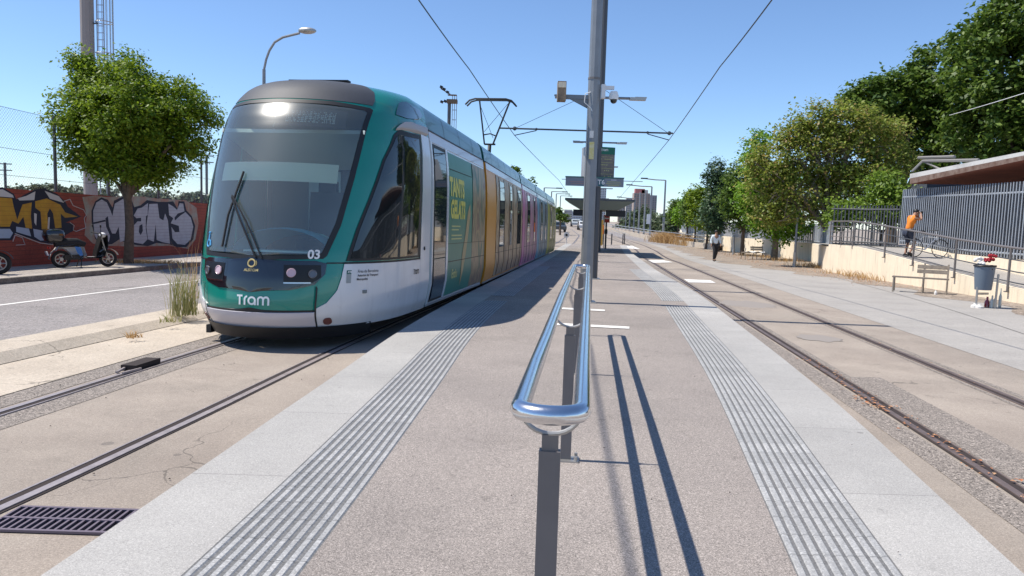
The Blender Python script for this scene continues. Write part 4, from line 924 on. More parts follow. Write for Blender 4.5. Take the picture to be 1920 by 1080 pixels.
# street tree on the left sidewalk
b = G(241, 494, .12)
tree('street_tree', 'round leafy young tree on the sidewalk in front of the graffiti wall', (b.x, b.y, b.z),
     [pb(175, 150, 45, b.y, sz=.9), pb(240, 165, 62, b.y), pb(155, 215, 60, b.y), pb(330, 195, 62, b.y, sz=.8), pb(250, 240, 95, b.y, sz=.7), pb(170, 280, 55, b.y, sz=.7), pb(340, 260, 60, b.y, sz=.7), pb(260, 300, 70, b.y, sz=.5), pb(205, 300, 45, b.y, sz=.7), pb(385, 225, 32, b.y), pb(300, 310, 45, b.y, sz=.6), pb(155, 118, 24, b.y), pb(205, 322, 34, b.y, sz=.6), pb(285, 328, 34, b.y, sz=.6), pb(240, 318, 45, b.y, sz=.5, dy=-.8), pb(240, 210, 70, b.y, dy=-1), pb(260, 210, 80, b.y, dy=1)],
     125000, .09, 'leafA', r=.135, hfork=2.2, clump=.28, shell=.35, nl=9, twigs=2, per=40, gap=-.13)
# ---- right hand row
def gb(px, py): q = G(px, py); return (q.x, q.y, q.z)
b = gb(1549, 502); dp = b[1]
tree('drying_tree', 'large olive brown tree with twisted grey limbs and thinning leaves by the cream wall', b,
     [pb(1530, 240, 50, dp), pb(1590, 245, 55, dp), pb(1650, 270, 55, dp), pb(1480, 290, 55, dp), pb(1550, 300, 70, dp), pb(1620, 330, 70, dp), pb(1690, 310, 38, dp), pb(1440, 340, 45, dp), pb(1500, 370, 60, dp, sz=.8), pb(1455, 400, 42, dp, sz=.7), pb(1575, 225, 34, dp), pb(1560, 370, 55, dp, dy=1.2), pb(1500, 250, 35, dp), pb(1430, 300, 32, dp)],
     74000, .15, 'leafB', 'barkg', r=.24, hfork=2.4, clump=.50, shell=.35, nl=20, twigs=8, per=30, gap=-.06)
lt = tree('leafy_offshoot', 'fresh green low shoots hanging from the drying tree over the ramp railing', (b[0] + 1.2, b[1] - 3, b[2]),
     [pb(1600, 395, 40, dp - 3, sz=.6), pb(1660, 400, 42, dp - 4, sz=.55), pb(1700, 375, 28, dp - 5, sz=.7), pb(1570, 410, 30, dp - 2, sz=.6), pb(1715, 400, 16, dp - 6, sz=.6), pb(1660, 350, 34, dp - 4, sz=.9)],
     12000, .16, 'leafG', 'barkg', r=.05, hfork=2.0, clump=.42, shell=.3, nl=6, twigs=2, per=30, cat_='shrub')
rows_ = [
 (1451, 487, 'leafD', 'green tree with stout leaning trunk beside the second bench', [(1450, 400, 48), (1420, 370, 40), (1480, 415, 38), (1410, 300, 26), (1425, 265, 22), (1470, 350, 40)], 12000, .20, .22, 'barkg'),
 (1391, 479, 'leafC', 'dark green tree right of the walking man', [(1400, 370, 38), (1385, 340, 32), (1415, 340, 30), (1395, 400, 34), (1370, 380, 26)], 9500, .14, .2, 'bark'),
 (1346, 472, 'leafE', 'tall narrow blue green tree rising above its neighbours behind the walking man', [(1345, 318, 18), (1335, 335, 16), (1358, 338, 18), (1350, 380, 34), (1340, 410, 28), (1360, 360, 26)], 7000, .12, .2, 'bark'),
 (1324, 467, 'leafA', 'bright green tree left of the walking man', [(1325, 385, 32), (1310, 370, 22), (1338, 370, 24), (1320, 410, 28)], 6500, .11, .2, 'bark'),
 (1302, 463, 'leafC', 'round darker tree third from the far end of the row', [(1303, 375, 22), (1308, 398, 24), (1295, 395, 20)], 4500, .10, .2, 'bark'),
 (1287, 460, 'leafD', 'small fresh green tree second from the far end of the row', [(1285, 398, 19), (1290, 382, 14), (1280, 408, 14)], 3500, .10, .2, 'bark'),
 (1270, 457, 'leafC', 'small dark tree at the far end of the row by the dry grass', [(1268, 388, 13), (1272, 405, 16), (1262, 400, 12)], 2500, .09, .2, 'bark')]
for px, py, lf, lab, bl, n, r, sz, bk in rows_:
    b = gb(px, py); tree('street_tree', lab, b, [pb(x, y, rr, b[1]) for x, y, rr in bl], int(n * 1.7), .12 + b[1] * .0012, lf, bk, r=r, hfork=1.9, clump=.42, group='trees in the row along the cream wall', shell=.35, twigs=1, per=26, gap=-.3)
# big ficus behind the building
for lab, pts, dp, n in (('huge dark evergreen tree filling the upper right corner behind the station roof', [(1900, 60, 75), (1850, 120, 80), (1940, 170, 110), (1860, 220, 80), (1990, 80, 120), (1915, 15, 45), (1920, 250, 80), (2010, 220, 90)], 44, 46000),
                        ('dark spreading tree left of the huge one behind the station roof', [(1780, 130, 62), (1720, 185, 60), (1670, 190, 50), (1800, 210, 80), (1730, 250, 70), (1630, 190, 38), (1650, 240, 45), (1600, 195, 22), (1790, 270, 60), (1840, 75, 40)], 50, 42000)):
    c = D(pts[2][0], 430, dp); tree('evergreen_tree', lab, (c.x, c.y, zg(dp)), [pb(x, y, r, dp, dy=random.uniform(-1.5, 1.5)) for x, y, r in pts], int(n * 1.35), .29, 'leafC', r=.4, hfork=3.0, clump=.62, shell=.55, per=34, nl=8)
# tree tops behind the red wall, beyond the tram, and far belt at right
M['leafF'] = leafmat('hazy_leaves', (.06, .09, .045), (.11, .15, .07), .2)
for i, (px, py, r, dp) in enumerate([(108, 352, 12, 60), (30, 358, 14, 60), (70, 352, 9, 60), (205, 362, 18, 60), (275, 366, 18, 60), (300, 366, 13, 60), (345, 368, 14, 60), (372, 370, 12, 60), (150, 358, 14, 60)]):
    c = D(px, py + 20, dp); tree('distant_tree', ['hazy tree top above the graffiti wall', 'hazy tree tops showing over the left wall'][i % 2] + ', ' + ['nearest the left fence post', 'at the far left edge', 'small one beside the first', 'left of the big mast', 'below the street tree', 'beside the thin fence post', 'short one near the tram', 'last before the tram', 'just left of the mast foot'][i], (c.x, c.y, zg(dp)), [pb(px + random.uniform(-4, 4), py + 3, r, dp, sz=.6), pb(px + r * .6, py + 8, r, dp, sz=.6), pb(px - r * .6, py + 10, r, dp, sz=.6)], 1300, .30, 'leafF', r=.14, hfork=1.6, clump=.5, group='tree tops beyond the left wall', per=20)
for i, (px, py, r) in enumerate([(965, 322, 9), (992, 342, 12)]):
    dp = 60 + i * 8; c = D(px, 440, dp); tree('distant_tree', ['sparse tree top showing over the tram roof', 'small tree top just above the rear of the tram'][i], (c.x, c.y, zg(dp)), [pb(px, py, r, dp), pb(px + 6, py + 8, r, dp), pb(px - 3, py + 25, r * 1.3, dp)], 1500, .22, 'leafC', r=.12, hfork=3, clump=.3, per=18)
for i, (px, py, r) in enumerate([(1050, 405, 10)]):
    dp = 90; c = D(px, 440, dp); tree('distant_tree', 'dark bushy tree directly behind the tail of the tram', (c.x, c.y, zg(dp)), [pb(px, py, r, dp), pb(px - 6, py - 5, r, dp), pb(px + 9, py + 4, r * .9, dp)], 1800, .25, 'leafC', r=.12, hfork=2, clump=.4, per=18)
far = [(1165, 420, 6, 150), (1180, 415, 9, 145), (1195, 408, 13, 140), (1208, 414, 11, 130), (1222, 412, 13, 125), (1236, 418, 12, 120), (1250, 414, 13, 115), (1262, 418, 11, 110), (1186, 402, 8, 150), (1212, 398, 10, 140)]
for i, (px, py, r, dp) in enumerate(far):
    c = D(px, 436, dp); tree('distant_tree', 'hedge like tree behind the far lamp posts, ' + ['smallest, nearest the shelter', 'second from the shelter', 'in front of the red topped tower', 'fourth from the shelter', 'below the grey tower', 'sixth from the shelter', 'behind the nearest far lamp post', 'next to the street row', 'raised one left of the tower foot', 'raised one at the tower foot'][i], (c.x, c.y, zg(dp)), [pb(px, py, r, dp, sz=1.1), pb(px + 5, py + 6, r, dp), pb(px - 5, py + 8, r, dp)], 1500, .42, 'leafF', r=.15, hfork=1.5, clump=.7, group='trees behind the far lamp posts', per=18)
# dry grass and litter under the trees: stuff
def tufts(name, m, pts, h, spread, n, w=.012, lean=.35, label=None, kind='stuff', cat_='grass'):
    N = n * len(pts); P = np.repeat(np.array(pts, float), n, axis=0); P[:, :2] += RNG.normal(size=(N, 2)) * spread; hh = h * (.4 + .8 * RNG.random(N)); dr = RNG.normal(size=(N, 2)) * lean * hh[:, None]
    P[:, 2] = [zg(y) for y in P[:, 1]]; z0 = np.array(pts)[0][2] - zg(np.array(pts)[0][1]); P[:, 2] += z0; a = RNG.random(N) * 6.28; u = np.stack([np.cos(a), np.sin(a), 0 * a], 1) * w
    top = P.copy(); top[:, :2] += dr; top[:, 2] += hh; mid = P.copy(); mid[:, :2] += dr * .35; mid[:, 2] += hh * .6
    v = np.stack([P - u, P + u, mid + u * .8, mid - u * .8, top], 1).reshape(-1, 3); o0 = v[0].copy() if False else np.array(pts[0], float); v = v - o0
    f = []; 
    for i in range(N): k = i * 5; f.append((k, k + 1, k + 2, k + 3)); f.append((k + 3, k + 2, k + 4))
    me = bpy.data.meshes.new(name); me.from_pydata(v.tolist(), [], f); me.materials.append(M[m]); o = bpy.data.objects.new(name, me); col.objects.link(o); o.location = o0
    if kind: o['kind'] = kind
    if label: tag(o, label, cat_)
    return o
tufts('dry_grass', 'dryg', [tuple(G(px, py)) for px, py in [(1240, 454), (1248, 455), (1254, 456), (1262, 457), (1270, 457), (1278, 457), (1285, 459), (1296, 461)]], 1.0, .55, 520, .02, .45)
tufts('dry_grass', 'dryg', [tuple(G(px, py)) for px, py in [(1600, 516), (1620, 520), (1640, 522), (1655, 527), (1520, 500), (1535, 502), (1565, 505), (1440, 484), (1470, 490), (1400, 480)]], .26, .55, 140, .012, .5)
q = G(336, 592, .1); tufts('grass_tuft', 'grass', [(q.x, q.y, q.z), (q.x + .1, q.y + .15, q.z)], .70, .07, 70, .006, .2, 'tall pale grass clump growing on the kerb left of the tram nose', None, 'grass tuft')
q = G(360, 560, .1); tufts('grass_tuft', 'dryg', [(q.x, q.y, q.z)], 1.1, .09, 26, .004, .18, 'dry brown stalks growing on the kerb touching the tram side', None, 'grass tuft')
q = G(318, 604, .1); tufts('weed', 'grass', [(q.x, q.y, q.z)], .12, .06, 40, .006, .6, None, 'stuff')
q = G(250, 634, .05); tufts('weed', 'dryg', [(q.x, q.y, q.z)], .10, .04, 40, .006, .6, None, 'stuff')
b = G(243, 492, .125); tufts('dry_grass', 'dryg', [(b.x + d * .4, b.y - .1 + d * .05, b.z) for d in (-1, 0, 1, 2, 3)], .12, .22, 160, .007, .7)
# fallen leaves along the right rail
M['fall'] = leafmat('fallen_leaves', (.45, .17, .07), (.55, .33, .18), .1)
def litter(name, m, ctrs, n, sp, size, z=.02):
    V = []; F = []
    for c in ctrs:
        for _ in range(n):
            x, y = c[0] + random.gauss(0, sp[0]), c[1] + random.gauss(0, sp[1]); a = random.random() * 6.28; s = size * random.uniform(.5, 1.3); t = random.uniform(-.5, .5); k = len(V); zz = zg(y) + z + c[2]
            ux, uy = math.cos(a) * s, math.sin(a) * s; V += [(x - ux, y - uy, zz), (x + uy * .6, y - ux * .6, zz + s * t * .5 + .004), (x + ux, y + uy, zz + abs(t) * s * .4), (x - uy * .6, y + ux * .6, zz + .006)]; F.append((k, k + 1, k + 2, k + 3))
    me = bpy.data.meshes.new(name); me.from_pydata(V, [], F); me.materials.append(M[m]); o = bpy.data.objects.new(name, me); col.objects.link(o); o['kind'] = 'stuff'; return o
litter('fallen_leaves', 'fall', [(RC(y) - .7525 + random.uniform(-.03, .05), y, 0) for y in np.arange(4.2, 9.2, .12)], 3, (.05, .08), .018)
litter('fallen_leaves', 'fall', [(RC(y) - .7525 - .06, y, 0) for y in (6.6, 6.7, 6.8, 6.9)], 8, (.06, .10), .024)
litter('fallen_leaves', 'fall', [(KR(y) + .05, y, 0) for y in (3.2, 3.4, 3.6, 3.8)], 5, (.03, .1), .02)
litter('fallen_leaves', 'fall', [(RC(y) + .72, y, 0) for y in np.arange(5, 14, .8)], 1, (.04, .3), .014)
litter('leaf_litter', 'fall', [(WX(y) - .8, y, 0) for y in np.arange(24, 60, .5)], 30, (.6, .4), .035)
litter('gravel_specks', 'groove', [(x, y, PZ - .012) for x, y in [(random.uniform(KL(y0) + .2, KR(y0) - .2), y0) for y0 in [random.uniform(2, 14) for _ in range(90)]]], 1, (.1, .1), .006)
litter('gravel_specks', 'groove', [(LC(y0) + random.uniform(-2, 1.2), y0, -.012) for y0 in [random.uniform(3, 9) for _ in range(60)]], 1, (.1, .1), .009)
# ------------------------------------------------------------------ left side: wall, graffiti, fence, masts
w0, w1 = G(30, 500, .12), G(366, 475.5, .12); wd = Vector((w1.x - w0.x, w1.y - w0.y, 0)).normalized(); wnrm = Vector((wd.y, -wd.x, 0)); print('wall', w0, w1)
if wnrm.x < 0: wnrm = -wnrm
WZT = 2.08
wa = w0 - wd * 14; wb = w1 + wd * 30
gw = thing('graffiti_wall', 'long red brick wall covered with yellow and silver graffiti behind the scooters', 'wall', (w0.x, w0.y, 0))
M['redbrick'] = mat('red_brick_wall', (.33, .07, .042), .9, c2=(.24, .048, .03), vscale=1.5, stain=.2, speck=.2, sscale=40, joints=[(2, .115, .018, (.17, .045, .03))])
mb = MB(); rows = []
for off, tz in ((0, 0), (0, 1), (-.22, 1), (-.22, 0)):
    rows.append([tuple(wa + wd * s + wnrm * off + Vector((0, 0, zg((wa + wd * s).y) + (.12 + WZT if tz else -.1) - 0))) for s in np.linspace(0, (wb - wa).length, 30)])
rows = [[(p[0], p[1], p[2]) for p in r] for r in rows]; mb.grid(rows)
mb.v = [(x, y, z) for x, y, z in mb.v]; wl = mb.build('wall', 'redbrick', gw, smooth=False, sub=(w0.x, w0.y, 0))
def WP(px, py, off=0.0):
    d = ray(px, py); o = Vector((0, 0, CH)); t = (w0 - o).dot(wnrm) / d.dot(wnrm); p = o + d * t + wnrm * off; return p - Vector((w0.x, w0.y, 0))
def gcrop(poly, name, m, off, parent=None, off2=.004):
    k = 380 / 1920.0; mb = MB(); mb.plate([(x, y) for x, y in poly], lambda x, y, o: WP(x * k, 330 + y * k, off + o), .002); return mb.build(name, m, parent or gw, smooth=False)
M['g_dark'] = mat('graffiti_navy', (.012, .014, .030), .8); M['g_silver'] = mat('graffiti_silver', (.40, .41, .45), .7, c2=(.34, .34, .38), vscale=4, joints=[(2, .115, .014, (.27, .26, .28))])
M['g_yel'] = mat('graffiti_yellow', (.52, .30, .025), .8, c2=(.42, .21, .02), vscale=3, stain=.35, joints=[(2, .115, .012, (.33, .17, .02))]); M['g_white'] = mat('graffiti_white', (.55, .53, .50), .8, stain=.25); M['g_blue'] = mat('graffiti_pale_blue', (.36, .42, .52), .8, stain=.2); M['g_green'] = mat('graffiti_faded', (.30, .33, .28), .9, c2=(.34, .16, .11), vscale=2.5)
gcrop([(780, 200), (900, 185), (1000, 200), (1180, 190), (1350, 195), (1500, 215), (1760, 230), (1860, 300), (1880, 450), (1850, 600), (1780, 690), (1600, 660), (1300, 670), (1000, 660), (880, 640), (800, 560), (820, 380)], 'graffiti', 'g_green', .002)
gcrop([(865, 330), (900, 240), (960, 202), (1020, 225), (1065, 300), (1080, 232), (1180, 188), (1235, 190), (1270, 295), (1330, 278), (1390, 228), (1500, 245), (1580, 245), (1640, 240), (1680, 310), (1690, 238), (1745, 240), (1765, 325), (1815, 380), (1848, 470), (1830, 600), (1765, 672), (1680, 675), (1600, 645), (1480, 635), (1400, 664), (1300, 655), (1200, 640), (1130, 600), (1060, 645), (960, 655), (900, 595), (868, 450)], 'graffiti', 'g_dark', .005)
for p in ([(880, 330), (910, 252), (960, 222), (1008, 250), (1045, 330), (1062, 380), (1085, 262), (1172, 212), (1192, 330), (1186, 500), (1180, 610), (1135, 628), (1122, 480), (1092, 545), (1060, 545), (1032, 480), (1020, 380), (995, 400), (1002, 480), (1040, 565), (1030, 620), (970, 640), (920, 610), (892, 560), (882, 430)],
          [(1265, 375), (1300, 310), (1340, 300), (1400, 256), (1396, 370), (1380, 380), (1378, 500), (1395, 600), (1350, 645), (1270, 630), (1255, 560), (1255, 480), (1300, 430), (1335, 430), (1335, 395), (1290, 400)],
          [(1412, 265), (1490, 262), (1508, 400), (1545, 420), (1562, 355), (1588, 420), (1608, 640), (1540, 628), (1482, 605), (1472, 455), (1455, 622), (1400, 600), (1384, 480)],
          [(1592, 262), (1640, 290), (1675, 322), (1700, 258), (1733, 262), (1745, 335), (1682, 355), (1650, 395), (1655, 422), (1700, 380), (1755, 342), (1805, 395), (1828, 480), (1805, 600), (1750, 652), (1680, 645), (1632, 592), (1622, 482), (1655, 532), (1698, 530), (1692, 472), (1615, 448), (1640, 400), (1600, 370)]):
    gcrop(p, 'graffiti', 'g_silver', .008)
gcrop([(1318, 470), (1345, 455), (1350, 520), (1330, 560), (1312, 530)], 'graffiti', 'g_dark', .011); gcrop([(880, 440), (990, 415), (1000, 430), (885, 455)], 'graffiti', 'g_dark', .011)
gcrop([(-320, 150), (-150, 140), (20, 105), (130, 170), (152, 222), (240, 172), (340, 125), (420, 118), (540, 170), (615, 240), (640, 290), (700, 335), (765, 385), (700, 410), (620, 440), (690, 450), (690, 520), (620, 560), (530, 640), (480, 645), (380, 625), (140, 540), (110, 610), (0, 610), (-320, 600)], 'graffiti', 'g_dark', .005)
for p in ([(-300, 220), (-60, 200), (110, 212), (128, 300), (160, 415), (210, 270), (298, 250), (288, 380), (302, 500), (240, 490), (218, 385), (172, 452), (112, 425), (90, 480), (0, 480), (-40, 330), (-100, 470), (-300, 480)],
          [(330, 240), (440, 212), (568, 272), (615, 345), (735, 385), (612, 395), (572, 355), (580, 490), (520, 495), (500, 355), (470, 305), (445, 355), (452, 500), (392, 505), (382, 340), (332, 300)]): gcrop(p, 'graffiti', 'g_yel', .008)
for p in ([(20, 125), (118, 180), (128, 205), (-60, 190), (-200, 200), (-250, 160)], [(162, 212), (248, 188), (332, 145), (322, 228), (182, 232)], [(420, 140), (555, 192), (605, 255), (470, 215)], [(320, 350), (345, 360), (340, 470), (322, 440)], [(455, 390), (470, 390), (462, 520), (445, 520)]): gcrop(p, 'graffiti', 'g_white', .0085)
for p in ([(150, 480), (270, 498), (292, 572), (150, 530)], [(312, 500), (422, 522), (490, 605), (380, 612), (322, 575)], [(-250, 500), (90, 500), (120, 540), (90, 590), (-250, 590)]): gcrop(p, 'graffiti', 'g_blue', .0085)
def gline(pts, w, m='g_white'):
    k = 380 / 1920.0; mb = MB(); mb.tube([WP(x * k, 330 + y * k, .006) for x, y in pts], w, 4); mb.build('graffiti', m, gw)
gline([(600, 240), (660, 220), (690, 280), (790, 320), (815, 370), (795, 400), (810, 490), (720, 525), (690, 510), (700, 470), (660, 440)], .012); gline([(140, 545), (380, 635), (500, 650)], .012); gline([(120, 620), (140, 560), (210, 585), (235, 650), (150, 655)], .01)
# chain link fence over the wall
cf = thing('chain_link_fence', 'tall chain link fence with grey posts rising behind the graffiti wall', 'fence', (w0.x, w0.y, 0)); m = bpy.data.materials.new('chain_link'); m.use_nodes = True; nt = m.node_tree; N = nt.nodes; b_ = N['Principled BSDF']
b_.inputs['Base Color'].default_value = (.42, .44, .46, 1); b_.inputs['Metallic'].default_value = .3
wv = []
tc = N.new('ShaderNodeTexCoord')
for an in (45, -45):
    mp = N.new('ShaderNodeMapping'); mp.inputs['Rotation'].default_value = (0, 0, 0); wt = N.new('ShaderNodeVectorMath'); wt.operation = 'DOT_PRODUCT'; wt.inputs[1].default_value = (wd.x * .707, wd.y * .707, .707 if an > 0 else -.707); nt.links.new(tc.outputs['Object'], wt.inputs[0])
    pp_ = N.new('ShaderNodeMath'); pp_.operation = 'PINGPONG'; pp_.inputs[1].default_value = .035; nt.links.new(wt.outputs['Value'], pp_.inputs[0]); ls = N.new('ShaderNodeMath'); ls.operation = 'LESS_THAN'; ls.inputs[1].default_value = .0032; nt.links.new(pp_.outputs[0], ls.inputs[0]); wv.append(ls)
mxm = N.new('ShaderNodeMath'); mxm.operation = 'MAXIMUM'; nt.links.new(wv[0].outputs[0], mxm.inputs[0]); nt.links.new(wv[1].outputs[0], mxm.inputs[1]); nt.links.new(mxm.outputs[0], b_.inputs['Alpha'])
FT = 4.25; mb = MB(); fo = -wnrm * .35
def fpt(s, z): p = wa + wd * s + fo; return (p.x - w0.x, p.y - w0.y, zg(p.y) + z)
L_ = (wb - wa).length
mb.grid([[fpt(s, z) for s in np.linspace(0, L_, 30)] for z in (2.0, FT)]); mb.build('mesh', m, cf, smooth=False)
mb = MB(); 
for z in (FT, 3.2, 2.5): mb.tube([fpt(s, z) for s in np.linspace(0, L_, 30)], .006, 5)
mb.build('line_wire', 'wire', cf)
for px in (2, 125, 222, 313, 392): p = WP(px, 370) + fo * .9; MB().tube([(p.x, p.y, .2), (p.x, p.y, FT + .05 + zg(w0.y + p.y))], .045, 8).build('post', mat('fence_post_grey', (.14, .16, .17), .6) if px == 2 else 'poled', cf)
# big floodlight mast with caged ladder
q = D(171, 400, 34); t = thing('floodlight_mast', 'thick concrete grey mast with a caged ladder rising behind the left tree', 'mast', (q.x, q.y, zg(34)))
MB().tube([(0, 0, 0), (0, 0, 20)], [.30, .27], 12).build('mast', mat('concrete_mast', (.30, .27, .26), .8), t, angle=20)
mb = MB(); lx = .86
for dx in (-.42, -.12): mb.tube([(lx + dx, 0, 2.5), (lx + dx, 0, 20)], .028, 6)
z = 6.0
while z < 18: mb.tube([(lx - .42, 0, z), (lx - .12, 0, z)], .018, 5); z += .3
mb.build('ladder', mat('ladder_grey', (.32, .36, .42), .5), t)
mb = MB()
for a in range(-100, 101, 25): mb.tube([(lx - .1 + .36 * math.sin(R(a + 90)) * 1.0, -.36 * math.cos(R(a + 90)), 6), (lx - .1 + .36 * math.sin(R(a + 90)), -.36 * math.cos(R(a + 90)), 20)], .014, 5)
z = 6.0
while z < 18: mb.tube([(lx - .1 + .36 * math.cos(R(a)), .36 * math.sin(R(a)), z) for a in range(0, 361, 30)], .02, 5); z += 1.35
mb.build('cage', 'bolt', t)
mb = MB()
for z in (7, 10, 13, 16): mb.box((.35, 0, z), (.3, .06, .06))
mb.build('ladder_bracket', 'poled', t, smooth=False)
# street lamp behind the tram
q = G(495, 480); dp = 28; q = D(495, 400, dp); t = thing('street_lamp', 'tall curved arm street lamp rising behind the tram cab', 'street lamp', (q.x, q.y, zg(dp)))
zt = D(495, 130, dp).z - zg(dp); a = rel(505, 95, dp, t.location); b = rel(530, 70, dp, t.location); c = rel(562, 62, dp, t.location); e = rel(590, 58, dp, t.location)
MB().tube([(0, 0, 0), (0, 0, zt)], [.10, .06], 10).build('pole', 'pole', t); MB().tube([(0, 0, zt - .02), (a.x * .4, 0, zt + .35), (a.x, 0, a.z), ((a.x + b.x) / 2 - .05, 0, (a.z + b.z) / 2 + .06), (b.x, 0, b.z), (c.x, 0, c.z)], .045, 8).build('arm', 'pole', t)
mb = MB(); mb.ball(((c.x + e.x) / 2, 0, e.z), .34, 12, (1, .5, .35)); mb.build('lantern', 'bolt', t)
# distant floodlight mast
q = D(838, 400, 110); t = thing('stadium_floodlight', 'distant lattice floodlight mast with lamp clusters above the tram roof', 'floodlight', (q.x, q.y, zg(110)))
zt = D(838, 190, 110).z - zg(110); MB().tube([(0, 0, 0), (0, 0, zt)], .25, 8).build('mast', 'poled', t)
mb = MB()
for dx in (.45, .75, 1.05): mb.tube([(dx, 0, zt - 12), (dx, 0, zt + .8)], .05, 5)
for k in range(9): mb.tube([(.45, 0, zt - 11 + k * 1.4), (1.05, 0, zt - 11 + k * 1.4)], .05, 5)
mb.build('ladder_cage', 'pole', t)
mb = MB(); mb.box((.4, 0, zt), (1.5, 1.2, .5)); mb.box((.4, 0, zt + .9), (1.3, 1.0, .06)); mb.box((-.6, 0, zt + 1.4), (1.6, .2, .12), ry=.5)
mb.build('platform_cradle', mat('rusty_brown', (.14, .10, .07), .8), t, smooth=False)
for dx, dz in ((-1.2, 2.0), (-.8, 1.7), (-.3, 1.3), (-1.1, -.1), (-.6, .0)): MB().box((dx, 0, zt + dz), (.42, .35, .35), ry=.4).build('lamp', 'black', t, smooth=False)
# thin far posts beyond the wall
for px, y0, dp, lab in ((12, 305, 60, 'far thin lamp post with crossbar at the left edge behind the fence'), (388, 290, 60, 'far utility pole with crossbars between street tree and tram')):
    q = D(px, 400, dp); t = thing('utility_pole', lab, 'pole', (q.x, q.y, zg(dp))); zt = D(px, y0, dp).z - zg(dp); MB().cyl((0, 0, 0), (0, 0, zt), .10).build('pole', 'poled', t); mb = MB()
    for k in (0, .5): mb.box((0, 0, zt - .1 - k), (1.1, .08, .08))
    mb.build('crossbar', 'poled', t, smooth=False)
# ------------------------------------------------------------------ scooters
def scooter(name, label, loc, rz, light=True, box=True, group='scooters parked along the graffiti wall'):
    t = thing(name, label, 'scooter', loc, rz, group); W = lambda n, m_: None
    # local x = forward; wheels r .25
    for wx, r in ((-.62, .25), (.64, .25)):
        mb = MB(); mb.tube([(wx + (r - .045) * math.cos(2 * math.pi * i / 28), 0, r + (r - .045) * math.sin(2 * math.pi * i / 28)) for i in range(28)], .048, 8, closed=True); ty = mb.build('wheel', 'rubber', t)
        mb = MB(); mb.tube([(wx + (r - .095) * math.cos(2 * math.pi * i / 24), 0, r + (r - .095) * math.sin(2 * math.pi * i / 24)) for i in range(24)], .018, 6, closed=True)
        for k in range(6): mb.tube([(wx, 0, r), (wx + (r - .10) * math.cos(R(60 * k)), 0, r + (r - .10) * math.sin(R(60 * k)))], .013, 5)
        mb.cyl((wx, -.06, r), (wx, .06, r), .05); mb.build('rim', 'bolt', ty)
    body = 'white' if light else 'black'
    # rear fairing
    mb = MB(); pr = [(-.78, .50), (-.70, .62), (-.30, .68), (-.05, .60), (.02, .36), (-.12, .28), (-.36, .30), (-.42, .46), (-.56, .56), (-.74, .54)]
    mb.plate(pr, lambda x, z, o: (x, -.14 + o, z), .28); mb.build('rear_fairing', body, t)
    if light: 
        mb = MB(); mb.plate([(-.30, .62), (-.14, .60), (-.08, .36), (-.16, .34), (-.24, .45)], lambda x, z, o: (x, -.143 - o, z), .004); mb.build('side_print', mat('blue_print_patch', (.03, .16, .45), .5), t, smooth=False)
    mb = MB(); mb.tube([(-.78, 0, .70), (-.5, 0, .73), (-.2, 0, .73), (.02, 0, .68)], [.10, .13, .13, .07], 10); mb.build('seat', 'rubber', t)
    mb = MB(); mb.plate([(-.05, .34), (.05, .27), (.42, .27), (.50, .36), (.46, .36), (.38, .31), (.08, .31)], lambda x, z, o: (x, -.15 + o, z), .30); mb.build('footboard', 'grey', t)
    mb = MB(); mb.plate([(.26, .28), (.50, .32), (.60, .62), (.59, .95), (.44, .98), (.36, .70), (.28, .45)], lambda x, z, o: (x, -.17 + o, z), .34); mb.build('leg_shield', 'black', t)
    mb = MB(); mb.tube([(.46, 0, .95), (.52, 0, .70), (.64, 0, .25)], .03, 8); mb.tube([(.52, -.07, .6), (.64, -.07, .25)], .018, 6); mb.tube([(.52, .07, .6), (.64, .07, .25)], .018, 6); mb.build('front_fork', 'bolt', t)
    mb = MB(); mb.grid([[(.64 + .30 * math.cos(R(a)), s * .075, .25 + .30 * math.sin(R(a))) for a in range(20, 150, 10)] for s in (-1, -.5, .5, 1)]); mb.build('front_mudguard', body, t)
    mb = MB(); mb.grid([[(-.62 + .31 * math.cos(R(a)), s * .085, .25 + .31 * math.sin(R(a))) for a in range(60, 185, 10)] for s in (-1, -.5, .5, 1)]); mb.build('rear_mudguard', 'grey', t)
    mb = MB(); mb.tube([(.30, -.34, 1.02), (.40, -.2, 1.0), (.44, 0, .98), (.40, .2, 1.0), (.30, .34, 1.02)], .017, 8); mb.build('handlebar', 'black', t)
    MB().ball((.50, 0, .95), .10, 12, (1, 1.1, .8)).build('headlamp_cowl', body, t)
    for s in (-1, 1): mm_ = MB().tube([(.36, s * .28, 1.02), (.34, s * .33, 1.18)], .008, 5).ball((.34, s * .34, 1.22), .06, 8, (.35, 1, .8)).build('mirror', 'black', t)
    if box:
        mb = MB(); 
        rr = []
        for z, s in ((.78, .82), (.90, 1.0), (1.0, 1.0), (1.08, .88), (1.12, .5)): rr.append([(-.80 + .27 * s * math.copysign(abs(math.cos(R(a))) ** .6, math.cos(R(a))), .22 * s * math.copysign(abs(math.sin(R(a))) ** .6, math.sin(R(a))), z) for a in range(0, 361, 20)])
        mb.grid(rr); mb.f.append(tuple(range(18))); k = len(mb.v) - 19; mb.f.append(tuple(k + i for i in range(18))); mb.build('top_box', mat('gloss_black', (.01, .01, .012), .15, coat=1), t)
        MB().box((-.72, 0, .75), (.4, .2, .03)).build('rack', 'black', t, smooth=False)
    MB().box((-.98, 0, .42), (.03, .16, .12), ry=-.3).build('number_plate', 'white', t, smooth=False); MB().box((-.92, 0, .58), (.04, .2, .06)).build('tail_light', mat('tail_red', (.35, .02, .02), .3), t, smooth=False)
    MB().tube([(-.1, -.08, .3), (-.16, -.20, .0)], .014, 6).tube([(-.1, .08, .3), (-.16, .20, .0)], .014, 6).build('centre_stand', 'black', t)
    MB().box((-.3, 0, .30), (.5, .18, .14)).build('engine', 'black', t, smooth=False)
    return t
